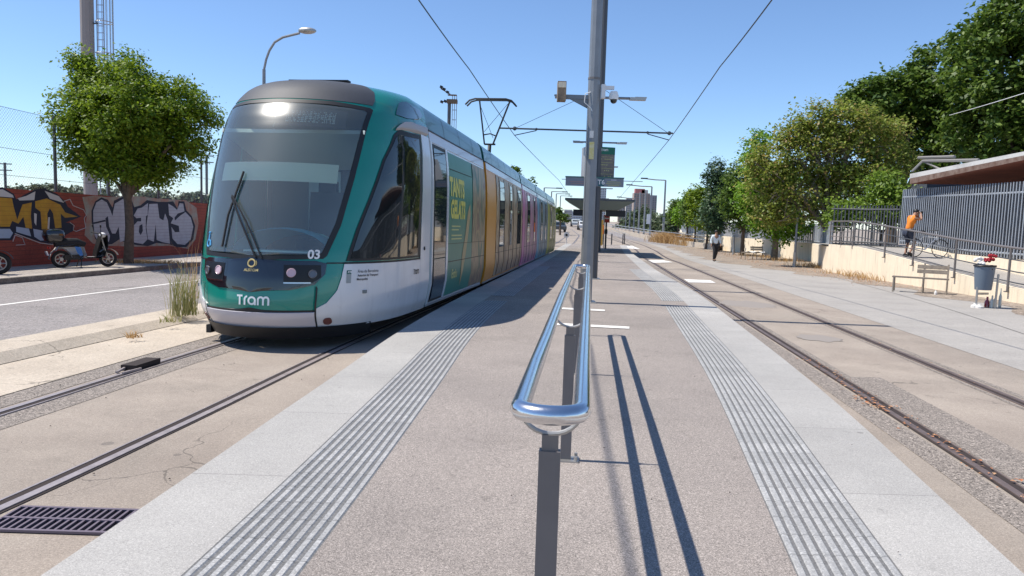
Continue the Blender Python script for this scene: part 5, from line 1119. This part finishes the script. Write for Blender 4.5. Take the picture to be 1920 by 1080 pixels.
q = G(136, 504, .12); q2 = G(196, 497, .12); ang = .82
sc1 = G(159, 501, .12); scooter('scooter', 'white and black electric scooter with top box facing the street tree', tuple(sc1), ang).scale = (.91,) * 3
q = G(0, 514, .12); scooter('scooter', 'dark scooter cut off by the left edge of the photo', (q.x - .55, q.y - .35, q.z), .45, light=False, box=False)
# ------------------------------------------------------------------ right side: walls, ramp, railing, slat fences, building
def seg(name, label, cat_, m, pts, ztop, thick, part='wall', coping=None, zbase=-.1):
    """wall along world points; ztop(i) absolute height above the local ground at each point"""
    o0 = Vector((pts[0][0], pts[0][1], 0)); t = thing(name, label, cat_, tuple(o0)); mb = MB(); A = [Vector((p[0], p[1], 0)) for p in pts]; rows = [[], [], [], []]
    for i, p in enumerate(A):
        d = (A[min(i + 1, len(A) - 1)] - A[max(0, i - 1)]).normalized(); n = Vector((d.y, -d.x, 0)); zt = ztop[i]; g = zg(p.y); q = p + n * thick
        rows[0].append((p.x, p.y, g + zbase)); rows[1].append((p.x, p.y, zt)); rows[2].append((q.x, q.y, zt)); rows[3].append((q.x, q.y, g + zbase))
    mb.grid(rows); mb.f.append(tuple(len(mb.v) + k for k in range(4))); mb.v += [r[0] for r in rows]; mb.f.append(tuple(len(mb.v) + k for k in range(4))); mb.v += [r[-1] for r in rows]
    mb.build(part, m, t, smooth=False, sub=o0); return t
# ramp wall: foot line WX(y); top height read from the photo
def RWt(px, py):  # world height of a photo point lying in the ramp wall plane
    d = ray(px, py); # plane x = WX(y)
    t = (WB[0][0] - slope * WB[0][1]) / (d.x - slope * d.y); return d.y * t, CH + d.z * t
tp = [RWt(*p) for p in [(1920, 544), (1891, 538), (1791, 513), (1713, 491), (1640, 471), (1600, 462)]]; print('ramp wall top', tp)
tp = [(12.0, tp[0][1] - (tp[0][0] - 12) * (tp[1][1] - tp[0][1]) / (tp[1][0] - tp[0][0]) * .6)] + tp
ty_, tz_ = [p[0] for p in tp], [p[1] for p in tp]
def RT(y): return float(np.interp(y, ty_, tz_))
ys = [12 + 1.2 * i for i in range(int((tp[-1][0] - 12) / 1.2) + 1)] + [tp[-1][0]]
seg('ramp_wall', 'pale cream wall of the access ramp, stained, streaked with painted leaf shade and rising away from the camera', 'wall', 'cream', [(WX(y), y) for y in ys], [RT(y) for y in ys], .22)
YE = tp[-1][0]
# ramp surface
mb = MB(); mb.grid([[(WX(y) + .2, y, RT(y) - .03), (WX(y) + 2.15, y, RT(y) - .03)] for y in ys]); tag(mb.build('ramp', 'plaza', smooth=False), kind='structure')
mb = MB(); mb.grid([[(WX(y) + .2, y, RT(YE) - .03), (WX(y) + 12, y, RT(YE) - .03)] for y in (YE, YE + 8)]); tag(mb.build('landing', 'plaza', smooth=False), kind='structure')
seg('landing_wall', 'short shaded cream wall closing the landing beyond the ramp', 'wall', 'cream', [(WX(y), y) for y in (YE, YE + 3)], [RT(YE)] * 2, .22)
ys2 = [12 + 1.5 * i for i in range(int((YE - 12) / 1.5) + 1)]
seg('fence_plinth', 'cream plinth wall behind the ramp carrying the grey slatted fence', 'wall', 'cream', [(WX(y) + 2.15, y) for y in ys2 + [YE]], [max(.80, RT(y) + .12) for y in ys2 + [YE]], .3)
# long wall beyond
lw = [(WX(YE + 3), YE + 3)] + [tuple(p) for p in WB2] + [(WB2[2][0] + 3.0, WB2[2][1] + 14)]; print('long wall', lw)
lw = [p for p in lw if p[1] >= YE + 2.9]; lw.sort(key=lambda p: p[1])
hts = [zg(p[1]) + 1.12 for p in lw]
seg('long_wall', 'long sunlit cream wall running behind the row of trees', 'wall', 'cream', lw, hts, .25)
# slat fences
def slatfence(name, label, pts, z0, z1, step, w, rails, lean=0.0, m='slat', twist=0.0):
    A = [Vector((p[0], p[1], 0)) for p in pts]; o0 = A[0].copy(); t = thing(name, label, 'fence', tuple(o0)); L = [0]
    for a, b in zip(A[:-1], A[1:]): L.append(L[-1] + (b - a).length)
    def at(s):
        i = max(j for j in range(len(L) - 1) if L[j] <= s + 1e-9); f = (s - L[i]) / (L[i + 1] - L[i]); return A[i].lerp(A[i + 1], f), (A[i + 1] - A[i]).normalized(), i, f
    mb = MB(); s = 0; rn = random.Random(5)
    while s < L[-1]:
        p, d, i, f = at(s); a = math.atan2(d.y, d.x); zb = z0[i] + (z0[i + 1] - z0[i]) * f; zt = z1[i] + (z1[i + 1] - z1[i]) * f
        mb.box((p.x - o0.x, p.y - o0.y, (zb + zt) / 2), (w, .03, zt - zb), rz=a + twist + rn.uniform(-.12, .12), ry=lean); s += step
    mb.build('slats', m, t, smooth=False)
    for h in rails:
        mb = MB(); mb.tube([(p.x - o0.x, p.y - o0.y - 0, (z0[i] + (z1[i] - z0[i]) * h)) for i, p in enumerate(A)], .035, 6); mb.build('rail', m, t)
    return t
fy = ys2 + [YE, YE + 1.0]
slatfence('slat_fence', 'tall grey vertical slat fence under the red station roof', [(WX(y) + 2.3, y) for y in fy], [max(.80, RT(min(y, YE)) + .12) + .02 for y in fy], [3.15 + (y - 20) * .012 for y in fy], .17, .10, (.06, .86), twist=-.95)
lf = [(x + .12, y) for x, y in lw]
slatfence('slat_fence', 'lower grey slat fence on top of the long cream wall behind the trees', lf, [h + .01 for h in hts], [h + 1.15 for h in hts], .30, .20, (.1, .9))
slatfence('slat_fence', 'dark slat gate fence between the ramp top and the long wall', [(WX(YE) + 2.3, YE + 1), (WX(YE) + 1.6, YE + 2.6), (WX(YE + 3) + .1, YE + 3.2)], [RT(YE)] * 3, [RT(YE) + 1.75] * 3, .15, .05, (.08, .9), m='poled')
# station building behind the fence
bl = thing('station_building', 'low building with rust red soffit and pale roof edge behind the slat fence', 'building', (WX(20) + 4.2, 20, 0)); o0 = bl.location
mb = MB(); y0_, y1_ = 10, YE + 1.2
A = [(WX(y0_) + 7.5, y0_), (WX(y1_) + 7.5, y1_), (WX(y1_) + 3.4, y1_ + .1), (WX(y1_) + 3.5, y1_ + 1.5), (WX(y1_) + 14, y1_ + 2), (WX(y0_) + 14, y0_)]
mb.prism([(a - o0.x, b - o0.y) for a, b in A], -.2, 3.78); mb.build('wall', mat('building_dark_wall', (.05, .06, .075), .7, c2=(.09, .10, .12), vscale=1.0), bl, smooth=False)
def roofpt(px, py, dep): q = D(px, py, dep); return q
def RP(px, py, off=1.95):
    d = ray(px, py); t = (WB[0][0] + off - slope * WB[0][1]) / (d.x - slope * d.y); return Vector((d.x * t, d.y * t, CH + d.z * t))
e0, e1 = RP(1706, 345), RP(1920, 300); ex = e1 + (e1 - e0) * .6; f0_, f1_ = RP(1706, 326), RP(1920, 284); fx_ = f1_ + (f1_ - f0_) * .6; print('roof edge', e0, e1, f0_)
bk = Vector((9, 1.2, .25)); mb = MB(); S = lambda p: tuple(Vector(p) - o0)
mb.v = [S(e0), S(ex), S(ex + bk), S(e0 + bk)]; mb.f = [(0, 1, 2, 3)]; mb.build('soffit', mat('rust_red_soffit', (.22, .06, .035), .8, c2=(.15, .04, .025), vscale=1.2), bl, smooth=False)
mb = MB(); i_ = Vector((.03, .03, 0)); md0, md1 = e0.lerp(f0_, .55), ex.lerp(fx_, .55)
mb.v = [S(md0), S(md1), S(fx_), S(f0_), S(f0_ + Vector((9, 1.2, .25))), S(fx_ + bk)]; mb.f = [(0, 1, 2, 3), (3, 2, 5, 4)]; mb.quad(S(md0), S(f0_), S(f0_ + bk), S(md0 + bk)); mb.build('roof_edge', mat('pale_fascia', (.55, .54, .52), .7, stain=.35), bl, smooth=False)
mb = MB(); mb.v = [S(e0), S(ex), S(md1), S(md0), S(e0 + bk), S(md0 + bk)]; mb.f = [(0, 1, 2, 3), (4, 0, 3, 5)]; mb.build('drip_edge', mat('rusty_fascia', (.12, .065, .045), .8, c2=(.22, .16, .13), vscale=4), bl, smooth=False)
mb = MB(); r0 = D(1712, 318, 32); 
for a, b, r in ((D(1710, 322, 31), D(1730, 302, 31), .05), (D(1730, 302, 31), D(1765, 318, 30), .04), (D(1730, 302, 31), D(1835, 300, 28), .06), (D(1722, 296, 33), D(1790, 294, 31), .07)): mb.tube([a - o0, b - o0], r, 6)
mb.build('roof_truss', mat('truss_grey', (.20, .19, .18), .6), bl)
for k in range(3):
    y = 15 + k * 5.0; MB().box((WX(y) + 7.46 - o0.x, y - o0.y, 2.2), (.05, 1.3, 1.5), rz=-math.atan(slope)).build('window', mat('window_blind_grey', (.30, .33, .37), .5), bl, smooth=False)
    MB().box((WX(y) + 7.4 - o0.x, y + 2.2 - o0.y, 2.35), (.04, 1.2, .04), rz=-math.atan(slope)).build('strip', 'white', bl, smooth=False)
# railing on the ramp wall
rl = thing('ramp_railing', 'grey tubular railing climbing along the top of the cream ramp wall', 'railing', (WX(20), 20, 0)); o0 = Vector((WX(20), 20, 0))
yy = list(np.arange(12, YE, 1.0)) + [YE]
for nm, hgt, r in (('handrail', 1.02, .032), ('mid_rail', .72, .016), ('mid_rail', .42, .016), ('mid_rail', .14, .016)):
    MB().tube([(WX(y) - .03 - o0.x, y - 20, RT(y) + hgt) for y in yy], r, 8).build(nm, 'poled' if nm == 'mid_rail' else 'post', rl)
for px, py in ((1891, 543), (1791, 513), (1713, 491), (1660, 476)):
    y = RWt(px, py)[0]; p = MB().tube([(WX(y) - .03 - o0.x, y - 20, RT(y) - .12), (WX(y) - .03 - o0.x, y - 20, RT(y) + 1.02)], .032, 8).build('post', 'post', rl); MB().box((WX(y) - .04 - o0.x, y - 20, RT(y) - .12), (.12, .09, .03)).build('foot', 'post', p, smooth=False)
y = 14.5; MB().tube([(WX(y) - .03 - o0.x, y - 20, RT(y) - .12), (WX(y) - .03 - o0.x, y - 20, RT(y) + 1.02)], .032, 8).build('post', 'post', rl)
rl2 = thing('landing_railing', 'grey bar railing on the landing behind the green shoots', 'railing', (WX(YE), YE, RT(YE))); mb = MB()
for h in (1.02, .8, .58, .36, .14): mb.tube([(0, .1, h), (.1, 1.5, h), (.3, 3.0, h)], .016 if h < 1 else .028, 6)
mb.build('rails', 'post', rl2)
for y in (.1, 1.5, 3.0): MB().cyl((y * .1, y, -.1), (y * .1, y, 1.02), .03).build('post', 'post', rl2)
# benches
def bench(label, loc, rz):
    t = thing('park_bench', label, 'bench', loc, rz, 'benches on the plaza'); ww = 1.45
    mb = MB(); mb.box((0, -.16, .44), (ww, .10, .035)); mb.box((0, -.04, .44), (ww, .10, .035)); mb.box((0, .08, .44), (ww, .10, .035)); mb.build('seat', 'wood', t, smooth=False)
    mb = MB(); mb.box((.30, .27, .62), (ww * .56, .03, .11), rx=-.25); mb.box((.30, .31, .75), (ww * .56, .03, .11), rx=-.25); mb.build('backrest', 'wood', t, smooth=False)
    for x in (-.68, .08, .68):
        mb = MB(); mb.tube([(x, -.26, 0), (x, -.20, .42)], .024, 6); mb.tube([(x, .22, .42), (x, .34, 0)], .024, 6); mb.tube([(x, -.20, .42), (x, .22, .42)], .022, 6)
        if x > 0: mb.tube([(x, .20, .40), (x, .36, .84)], .024, 6)
        mb.build('leg', mat('bench_frame', (.25, .22, .18), .6) if x < -.5 else 'wood', t)
    return t
b1, b2_ = G(1682, 546), G(1768, 553); c = (b1 + b2_) / 2; bench('weathered wooden bench in front of the ramp wall near the flower bin', (c.x + .02, c.y + .05, zg(c.y)), math.atan2(b2_.y - b1.y, b2_.x - b1.x) * .6)
q = G(1413, 487); bench('bench further off, left of the stout tree trunk, with a pale sheet on it', (q.x, q.y, q.z), .15)
q = G(1413, 487); sh_ = MB(); 
sh_.grid([[(i * .2 - .6, -.25 + j * .12, .48 + .05 * math.sin(i * 2.1 + j)) for i in range(7)] for j in range(5)]); o = sh_.build('pale_sheet', mat('sheet', (.6, .6, .6), .8)); o.location = q; tag(o, 'crumpled pale sheet lying on the farther bench', 'sheet')
# bins
def bin_(label, loc, rz, parts=True):
    t = thing('litter_bin', label, 'litter bin', loc, rz, 'litter bins by the cream wall'); mb = MB(); rr = []
    for z, s in ((.42, .80), (.44, .82), (.92, 1.0), (.98, 1.02)): rr.append([(.23 * s * math.cos(R(a)), .20 * s * math.sin(R(a)), z) for a in range(0, 361, 20)])
    mb.grid(rr); mb.f.append(tuple(range(18))); mb.build('bucket', mat('bin_blue_grey', (.13, .17, .22), .5), t)
    MB().tube([(.235 * math.cos(R(a)), .205 * math.sin(R(a)), .98) for a in range(0, 360, 20)], .022, 6, closed=True).build('rim', 'black', t); MB().cyl((0, 0, .90), (0, 0, .93), .2, n=16).build('liner', 'black', t)
    for x in (-.17, .17): MB().tube([(x, .0 if x < 0 else -.20, 0), (x, .0 if x < 0 else -.22, .80)], .024, 8).build('leg', 'bolt', t)
    MB().box((0, 0, .33), (.34, .03, .05)).build('crossbar', 'bolt', t, smooth=False); return t
q = G(1840, 577); b_1 = bin_('blue grey litter bin topped with red flowers, nearest the camera', (q.x, q.y, q.z), .3)
q = G(1583, 513); bin_('blue grey litter bin beside the thick trunk, farther away', (q.x, q.y, q.z), .2)
q = G(1840, 577); mb = MB(); rn = random.Random(4)
for _ in range(26): a, r = rn.random() * 6.3, rn.random() * .14; mb.ball((.10 + r * math.cos(a), r * math.sin(a), 1.08 + rn.random() * .16), .035, 6)
o = mb.build('flower_bouquet', mat('dark_red', (.32, .01, .02), .7)); o.location = q; tag(o, 'dark red flowers sticking out of the nearer litter bin', 'bouquet')
mb = MB()
for _ in range(16): a, r = rn.random() * 6.3, rn.random() * .12; mb.ball((-.10 + r * math.cos(a), r * math.sin(a), 1.03 + rn.random() * .13), .05, 6, (1, .8, .7))
o = mb.build('rubbish', 'wpaint'); o.location = q; tag(o, 'white paper rubbish heaped in the nearer litter bin', 'rubbish')
q = G(1583, 513); o = MB().ball((0, 0, 1.05), .22, 10, (1, 1, .6)).build('rubbish_bag', mat('grey_bag', (.4, .4, .42), .6)); o.location = q; tag(o, 'pale bag bulging from the farther litter bin', 'bag')
M['bot_r'] = mat('red_glass', (.25, .01, .01), .15, coat=1); M['bot_c'] = mat('clear_bottle', (.55, .55, .48), .15, coat=1)
for px, py, h, r, m_, lab in ((1850, 577, .26, .055, 'bot_r', 'red glass jar standing by the bin leg'), (1859, 578, .30, .045, 'bot_c', 'squat pale bottle right of the red jar'), (1865, 577, .32, .04, 'bot_c', 'pale bottle between the squat one and the tall one'), (1874, 577, .46, .035, 'bot_c', 'tallest pale bottle at the right end of the group'), (1828, 577, .10, .09, 'wpaint', 'crumpled white wrapper under the bin'), (1836, 578, .09, .08, 'wpaint', 'second white wrapper between the bin legs'), (1754, 553, .14, .04, 'wpaint', 'white paper cup under the weathered bench')):
    q = G(px, py); mb = MB(); mb.tube([(0, 0, 0), (0, 0, h * .55), (0, 0, h * .72), (0, 0, h)], [r, r, r * .45, r * .4], 10); o = mb.build('bottle' if 'bottle' in lab or 'jar' in lab else 'litter', m_); o.location = q; tag(o, lab, 'bottle' if 'bottle' in lab else ('jar' if 'jar' in lab else 'litter'))
# slim posts among the trees
for px, py, top, lab in ((1489, 501, 408, 'slim grey lamp post standing between two tree trunks on the plaza'), (1629, 512, 405, 'slim lamp post against the stained ramp wall behind the far bin'), (1375, 478, 440, 'short grey post beside the second tree')):
    q = G(px, py); t = thing('slim_post', lab, 'post', tuple(q)); zt = D(px + 3, top, q.y).z - q.z; MB().tube([(0, 0, 0), (0, 0, zt)], [.07, .05], 8).build('post', 'pole', t); MB().cyl((0, 0, 0), (0, 0, zt * .3), .085, n=8).build('sleeve', 'bolt', t)
# far lamp posts on the right
for k, (px, top, bot, dp, arm) in enumerate(((1243, 338, 443, 86, -38), (1218, 350, 443, 92, -40), (1207, 356, 436, 100, 0), (1197, 360, 433, 108, 0), (1188, 372, 430, 118, -28), (1180, 378, 427, 130, -26), (1173, 385, 424, 142, -22), (1167, 392, 422, 155, -18))):
    b = D(px, bot, dp); t = thing('far_lamp_post', ['nearest and tallest lamp post by the dry grass', 'second lamp post with white box on its shaft', 'plain pole third from the dry grass', 'plain pole fourth from the dry grass', 'fifth lamp post beside the red topped tower', 'sixth lamp post before the tower', 'seventh lamp post from the dry grass', 'farthest lamp post near the shelter roof'][k], 'lamp post', (b.x, dp, b.z), 0, 'lamp posts along the service road')
    zt = D(px + 3, top, dp).z - b.z; MB().tube([(0, 0, -1), (0, 0, zt)], [.14, .09], 8).build('pole', 'pole', t)
    if arm: ax = arm * dp / FPX; MB().tube([(0, 0, zt), (ax * .5, 0, zt + .02), (ax, 0, zt + .12)], .06, 6).build('arm', 'pole', t); MB().box((ax * 1.05, 0, zt + .14), (.75, .3, .14)).build('lantern', 'poled', t, smooth=False)
    if k == 1: MB().box((-.25, -.1, 2.1), (.4, .3, 1.2)).build('white_box', 'white', t, smooth=False)
for k, (px, top, dp) in enumerate(((1018, 352, 95), (1032, 359, 110), (1041, 363, 125), (1049, 367, 140))):
    b = D(px, 425, dp); t = thing('far_lamp_post', ['nearest of the lamp posts showing over the tram tail', 'second lamp post over the tram tail', 'third lamp post over the tram tail', 'last lamp post over the tram tail'][k], 'lamp post', (b.x, dp, zg(dp)), 0, 'lamp posts along the left road'); zt = D(px, top, dp).z - zg(dp)
    MB().cyl((0, 0, 0), (0, 0, zt), .09).build('pole', 'pole', t); ax = 28 * dp / FPX * (1 - k * .12); MB().tube([(0, 0, zt), (ax, 0, zt)], .06, 6).build('arm', 'pole', t); MB().box((ax, 0, zt), (.8, .3, .14)).build('lantern', 'poled', t, smooth=False)
# far towers
def tower(name, label, px0, px1, ytop, dp, m, dz=30, floors=14, cols=5, base=430, mw=None):
    a = D(px0, base, dp); b = D(px1, base, dp); zt = D((px0 + px1) / 2, ytop, dp).z; t = thing(name, label, 'building', ((a.x + b.x) / 2, dp, zg(dp) - 1)); w = b.x - a.x; H_ = zt - zg(dp) + 1
    MB().box((0, w * .35, H_ / 2), (w, w * .7, H_)).build('wall', m, t, smooth=False); mb = MB()
    for i in range(floors):
        for j in range(cols): mb.box((-w / 2 + w * (j + .5) / cols, -.05, H_ * (i + .6) / (floors + .6)), (w / cols * .5, .4, H_ / floors * .42))
    if mw is None: mw = M.setdefault('farwin', mat('far_window', (.10, .12, .15), .3))
    mb.build('windows', mw, t, smooth=False)['kind'] = 'stuff'
    return t, w, H_
M['tw1'] = mat('tower_pale', (.50, .48, .46), .8); M['tw2'] = mat('tower_brown', (.33, .27, .24), .8); M['tw3'] = mat('tower_grey', (.30, .31, .33), .8); M['tw4'] = mat('tower_far_pale', (.52, .57, .62), .7)
t, w, H_ = tower('tower_block', 'brown apartment tower with a pink topped roof, tallest on the right skyline', 1186, 1216, 362, 420, 'tw2', floors=16, cols=6); MB().box((-w * .12, w * .3, H_ + 1.2), (w * .6, w * .4, 2.4)).build('roof_house', mat('pink_roof', (.45, .18, .17), .8), t, smooth=False); MB().box((w * .18, w * .3, H_ + .9), (w * .4, w * .4, 1.8)).build('roof_house', 'tw1', t, smooth=False)
tower('tower_block', 'grey slab tower right of the pink topped one', 1216, 1229, 366, 440, 'tw3', floors=16, cols=3)
tower('tower_block', 'pale narrow block left of the pink topped one', 1172, 1187, 371, 450, 'tw1', floors=14, cols=4)
tower('tower_block', 'lower brown block nearest the shelter roof', 1158, 1173, 378, 480, 'tw2', floors=12, cols=4)
tower('office_tower', 'very pale glassy tower hidden behind the masts above the shelter', 1118, 1134, 352, 500, 'tw4', floors=20, cols=4)
tower('far_building', 'small pale building far off at the right between lamp post and trees', 1237, 1248, 401, 500, 'tw1', floors=4, cols=3)
for k, (a, b, tp_) in enumerate(((1040, 1058, 398), (1057, 1072, 393), (1072, 1090, 396), (1088, 1104, 400))): tower('far_building', ['low pale block just right of the tram tail', 'slightly taller pale block second from the tram tail', 'wide block behind the distant car', 'pale block next to the shelter'][k], a, b, tp_, 380 + 20 * k, ['tw4', 'tw1', 'tw4', 'tw3'][k], floors=5, cols=6)
# distant cars and parked cars on the far road
def car(label, px, py, dp, colr, rz=0.0):
    q = D(px, py, dp); t = thing('car', label, 'car', (q.x, dp, zg(dp)), rz); mb = MB(); pr = [(-2.1, .35), (-2.1, .8), (-1.6, .95), (-1.0, 1.42), (.7, 1.45), (1.5, 1.0), (2.1, .85), (2.15, .35)]
    mb.plate(pr, lambda x, z, o: (-.85 + o, x, z), 1.7); mb.build('body', colr, t)
    mb = MB(); mb.box((0, -1.35, 1.15), (1.4, .05, .38), rx=-.9); mb.box((0, 1.1, 1.2), (1.4, .05, .38), rx=.9); mb.box((.86, -.1, 1.18), (.02, 1.5, .3)); mb.box((-.86, -.1, 1.18), (.02, 1.5, .3)); mb.build('window', 'glassd', t, smooth=False)
    for x in (-.8, .8):
        for y in (-1.3, 1.3): MB().cyl((x - .1, y, .32), (x + .1, y, .32), .32, n=14).build('wheel', 'rubber', t)
    return t
car('pale grey car coming along the far left road', 1079, 420, 150, mat('car_silver', (.45, .48, .48), .3, coat=.5))
car('dark parked car beyond the tail of the tram', 1044, 428, 105, mat('car_dark', (.05, .06, .07), .3, coat=.5), .2)
car('white van like car half hidden by the tallest mast', 1094, 425, 120, mat('car_white', (.6, .6, .6), .3, coat=.5))
# ------------------------------------------------------------------ people
def skinmesh(name, m, nodes, edges, parent, sub=2):
    """nodes: {key:(x,y,z,r)}"""
    ks = list(nodes); me = bpy.data.meshes.new(name); me.from_pydata([nodes[k][:3] for k in ks], [(ks.index(a), ks.index(b)) for a, b in edges], [])
    o = bpy.data.objects.new(name, me); col.objects.link(o); sm = o.modifiers.new('skin', 'SKIN'); sm.use_smooth_shade = True
    for i, k in enumerate(ks):
        r = nodes[k][3]; rx, ry = r if isinstance(r, tuple) else (r, r); me.skin_vertices[0].data[i].radius = (rx, ry)
    me.skin_vertices[0].data[0].use_root = True
    s = o.modifiers.new('sub', 'SUBSURF'); s.levels = sub; s.render_levels = sub
    dg = bpy.context.evaluated_depsgraph_get(); dg.update(); nm = bpy.data.meshes.new_from_object(o.evaluated_get(dg)); bpy.data.objects.remove(o)
    nm.materials.clear(); nm.materials.append(M[m] if isinstance(m, str) else m); nm.name = name; o = bpy.data.objects.new(name, nm); col.objects.link(o); o.parent = parent
    nm.polygons.foreach_set('use_smooth', [True] * len(nm.polygons)); return o
def person(label, loc, rz, J, shirt, trousers, shorts=False, hair='black', sc=1.0, sleeves=True):
    t = thing('person', label, 'person', loc, rz); t.scale = (sc, sc, sc)
    E_ = [('pelvis', 'waist'), ('waist', 'chest'), ('chest', 'neck'), ('neck', 'head'), ('head', 'crown'), ('chest', 'shL'), ('shL', 'elL'), ('elL', 'wrL'), ('wrL', 'haL'), ('chest', 'shR'), ('shR', 'elR'), ('elR', 'wrR'), ('wrR', 'haR'), ('pelvis', 'hiL'), ('hiL', 'knL'), ('knL', 'anL'), ('anL', 'toL'), ('pelvis', 'hiR'), ('hiR', 'knR'), ('knR', 'anR'), ('anR', 'toR')]
    rad = dict(pelvis=.115, waist=.10, chest=.125, neck=.052, head=.082, crown=.075, shL=.058, elL=.042, wrL=.028, haL=.03, shR=.058, elR=.042, wrR=.028, haR=.03, hiL=.082, knL=.056, anL=.038, toL=.034, hiR=.082, knR=.056, anR=.038, toR=.034)
    nb = {k: (*J[k], rad[k]) for k in ['pelvis'] + [k for k in J if k != 'pelvis']}
    skinmesh('body', 'skin', nb, E_, t)
    g = lambda ks, ad: {k: (*J[k], rad[k] + ad) for k in ks}
    sk = ['chest', 'waist', 'pelvis', 'shL', 'shR', 'elL', 'elR'] + (['wrL', 'wrR'] if sleeves else []); se = [e for e in E_ if e[0] in sk and e[1] in sk]
    nn = g(sk, .022)
    if not sleeves:
        for s in 'LR': a, b = Vector(J['sh' + s]), Vector(J['el' + s]); c = a.lerp(b, .6); nn['el' + s] = (*c, .062)
    else:
        for s in 'LR': nn['wr' + s] = (*Vector(J['el' + s]).lerp(Vector(J['wr' + s]), .85), .042)
    skinmesh('shirt', shirt, nn, se, t)
    tk = ['pelvis', 'hiL', 'knL', 'hiR', 'knR'] + ([] if shorts else ['anL', 'anR']); te = [e for e in E_ if e[0] in tk and e[1] in tk]; skinmesh('trousers' if not shorts else 'shorts', trousers, g(tk, .026), te, t)
    hd = Vector(J['head']); cr = Vector(J['crown']); up = (cr - hd).normalized(); MB().ball(tuple(hd + up * .05 + Vector((0, .018, 0))), .105, 12, (.92, 1.0, .95)).build('hair', hair if isinstance(hair, str) else hair, t)
    mb = MB(); mb.ball(tuple(hd + Vector((0, -.085, .01))), .016, 6); mb.build('nose', 'skin', t)
    for s, an, to in (('L', 'anL', 'toL'), ('R', 'anR', 'toR')): a, b = Vector(J[an]), Vector(J[to]); MB().tube([a.lerp(b, -.35) + Vector((0, 0, -.035)), a.lerp(b, .4) + Vector((0, 0, -.02)), b + Vector((0, 0, -.01))], [.042, .052, .036], 8).build('shoe', 'black', t)
    # five fingers on each hand
    for s in 'LR':
        w_, h_ = Vector(J['wr' + s]), Vector(J['ha' + s]); d = (h_ - w_).normalized(); n = d.orthogonal().normalized(); mb = MB()
        for k in range(4): b0 = h_ + n * (.011 * (k - 1.5)) * 1.6; mb.tube([b0 - d * .01, b0 + d * (.045 - .004 * abs(k - 1.3)), b0 + d * .068 + d.cross(n) * .018], [.009, .008, .006], 6)
        mb.tube([h_ - d * .02 + n * .028, h_ + n * .045 + d * .01, h_ + n * .05 + d * .035], [.010, .009, .007], 6); mb.build('fingers', 'skin', t)
    return t
J1 = dict(pelvis=(0, 0, .95), waist=(0, 0, 1.10), chest=(0, .0, 1.36), neck=(0, -.01, 1.52), head=(0, -.02, 1.62), crown=(0, -.015, 1.69), shL=(-.19, 0, 1.43), elL=(-.25, .06, 1.16), wrL=(-.26, -.03, .94), haL=(-.26, -.06, .86), shR=(.19, 0, 1.43), elR=(.25, -.02, 1.16), wrR=(.25, -.14, .96), haR=(.245, -.17, .88), hiL=(-.095, 0, .90), knL=(-.11, -.14, .50), anL=(-.11, -.10, .09), toL=(-.12, -.26, .05), hiR=(.095, 0, .90), knR=(.10, .05, .49), anR=(.10, .26, .13), toR=(.11, .14, .05))
q = G(1340, 490); person('walking man in pale blue shirt and dark trousers on the plaza', (q.x, q.y, q.z), .15, J1, mat('pale_blue_shirt', (.78, .86, .90), .8), mat('dark_trousers', (.02, .02, .025), .8))
yo = 26.8; qx = D(1704, 460, yo); zr = RT(yo) - .03
J2 = dict(pelvis=(-.06, 0, .92), waist=(-.03, 0, 1.08), chest=(.06, .0, 1.34), neck=(.12, -.01, 1.49), head=(.17, -.01, 1.58), crown=(.18, -.0, 1.66), shL=(.05, -.18, 1.42), elL=(.26, -.22, 1.34), wrL=(.30, -.10, 1.55), haL=(.28, -.06, 1.60), shR=(.08, .18, 1.42), elR=(.30, .20, 1.33), wrR=(.32, .09, 1.54), haR=(.30, .05, 1.60), hiL=(-.06, -.09, .88), knL=(.16, -.10, .55), anL=(-.02, -.11, .16), toL=(.13, -.12, .06), hiR=(-.06, .09, .88), knR=(.03, .10, .48), anR=(-.06, .10, .09), toR=(.09, .11, .05))
person('person in orange t-shirt and dark shorts on the ramp, hands raised to the face', (qx.x, yo, zr), .1, J2, mat('orange_shirt', (.75, .22, .02), .8), mat('dark_shorts', (.03, .04, .07), .8), shorts=True, sleeves=False)
q = qx; o = MB().box((.37, 0, 1.60), (.02, .15, .08)).build('phone', 'black', smooth=False); o.location = (qx.x, yo, zr); tag(o, 'dark phone held up in both hands by the person in orange', 'phone')
# bicycle
bt = thing('bicycle', 'white framed bicycle leaning by the railing right of the person in orange', 'bicycle', (qx.x + .75, yo + .15, zr), .12)
for wx in (-.5, .5):
    mb = MB(); mb.tube([(wx + .32 * math.cos(2 * math.pi * i / 28), 0, .33 + .32 * math.sin(2 * math.pi * i / 28)) for i in range(28)], .016, 6, closed=True); wh = mb.build('wheel', 'rubber', bt); mb = MB()
    for k in range(14): mb.tube([(wx, 0, .33), (wx + .31 * math.cos(R(k * 25.7)), 0, .33 + .31 * math.sin(R(k * 25.7)))], .003, 4)
    mb.build('spokes', 'bolt', wh)
mb = MB(); mb.tube([(-.5, 0, .33), (-.08, 0, .28), (.32, 0, .72), (-.2, 0, .75), (-.08, 0, .28)], .02, 6); mb.tube([(-.5, 0, .33), (-.22, 0, .74)], .014, 6); mb.build('frame', 'white', bt)
MB().tube([(.5, 0, .33), (.36, 0, .68), (.30, 0, .95)], .018, 6).build('fork', 'white', bt); MB().tube([(.2, -.25, .98), (.30, -.1, .97), (.30, .1, .97), (.2, .25, .98)], .014, 6).build('handlebar', 'black', bt)
MB().tube([(-.2, 0, .72), (-.23, 0, .90)], .014, 6).build('seat_post', 'bolt', bt); MB().ball((-.25, 0, .93), .12, 8, (1.1, .6, .3)).build('saddle', 'black', bt)
print('objects', len(bpy.data.objects))
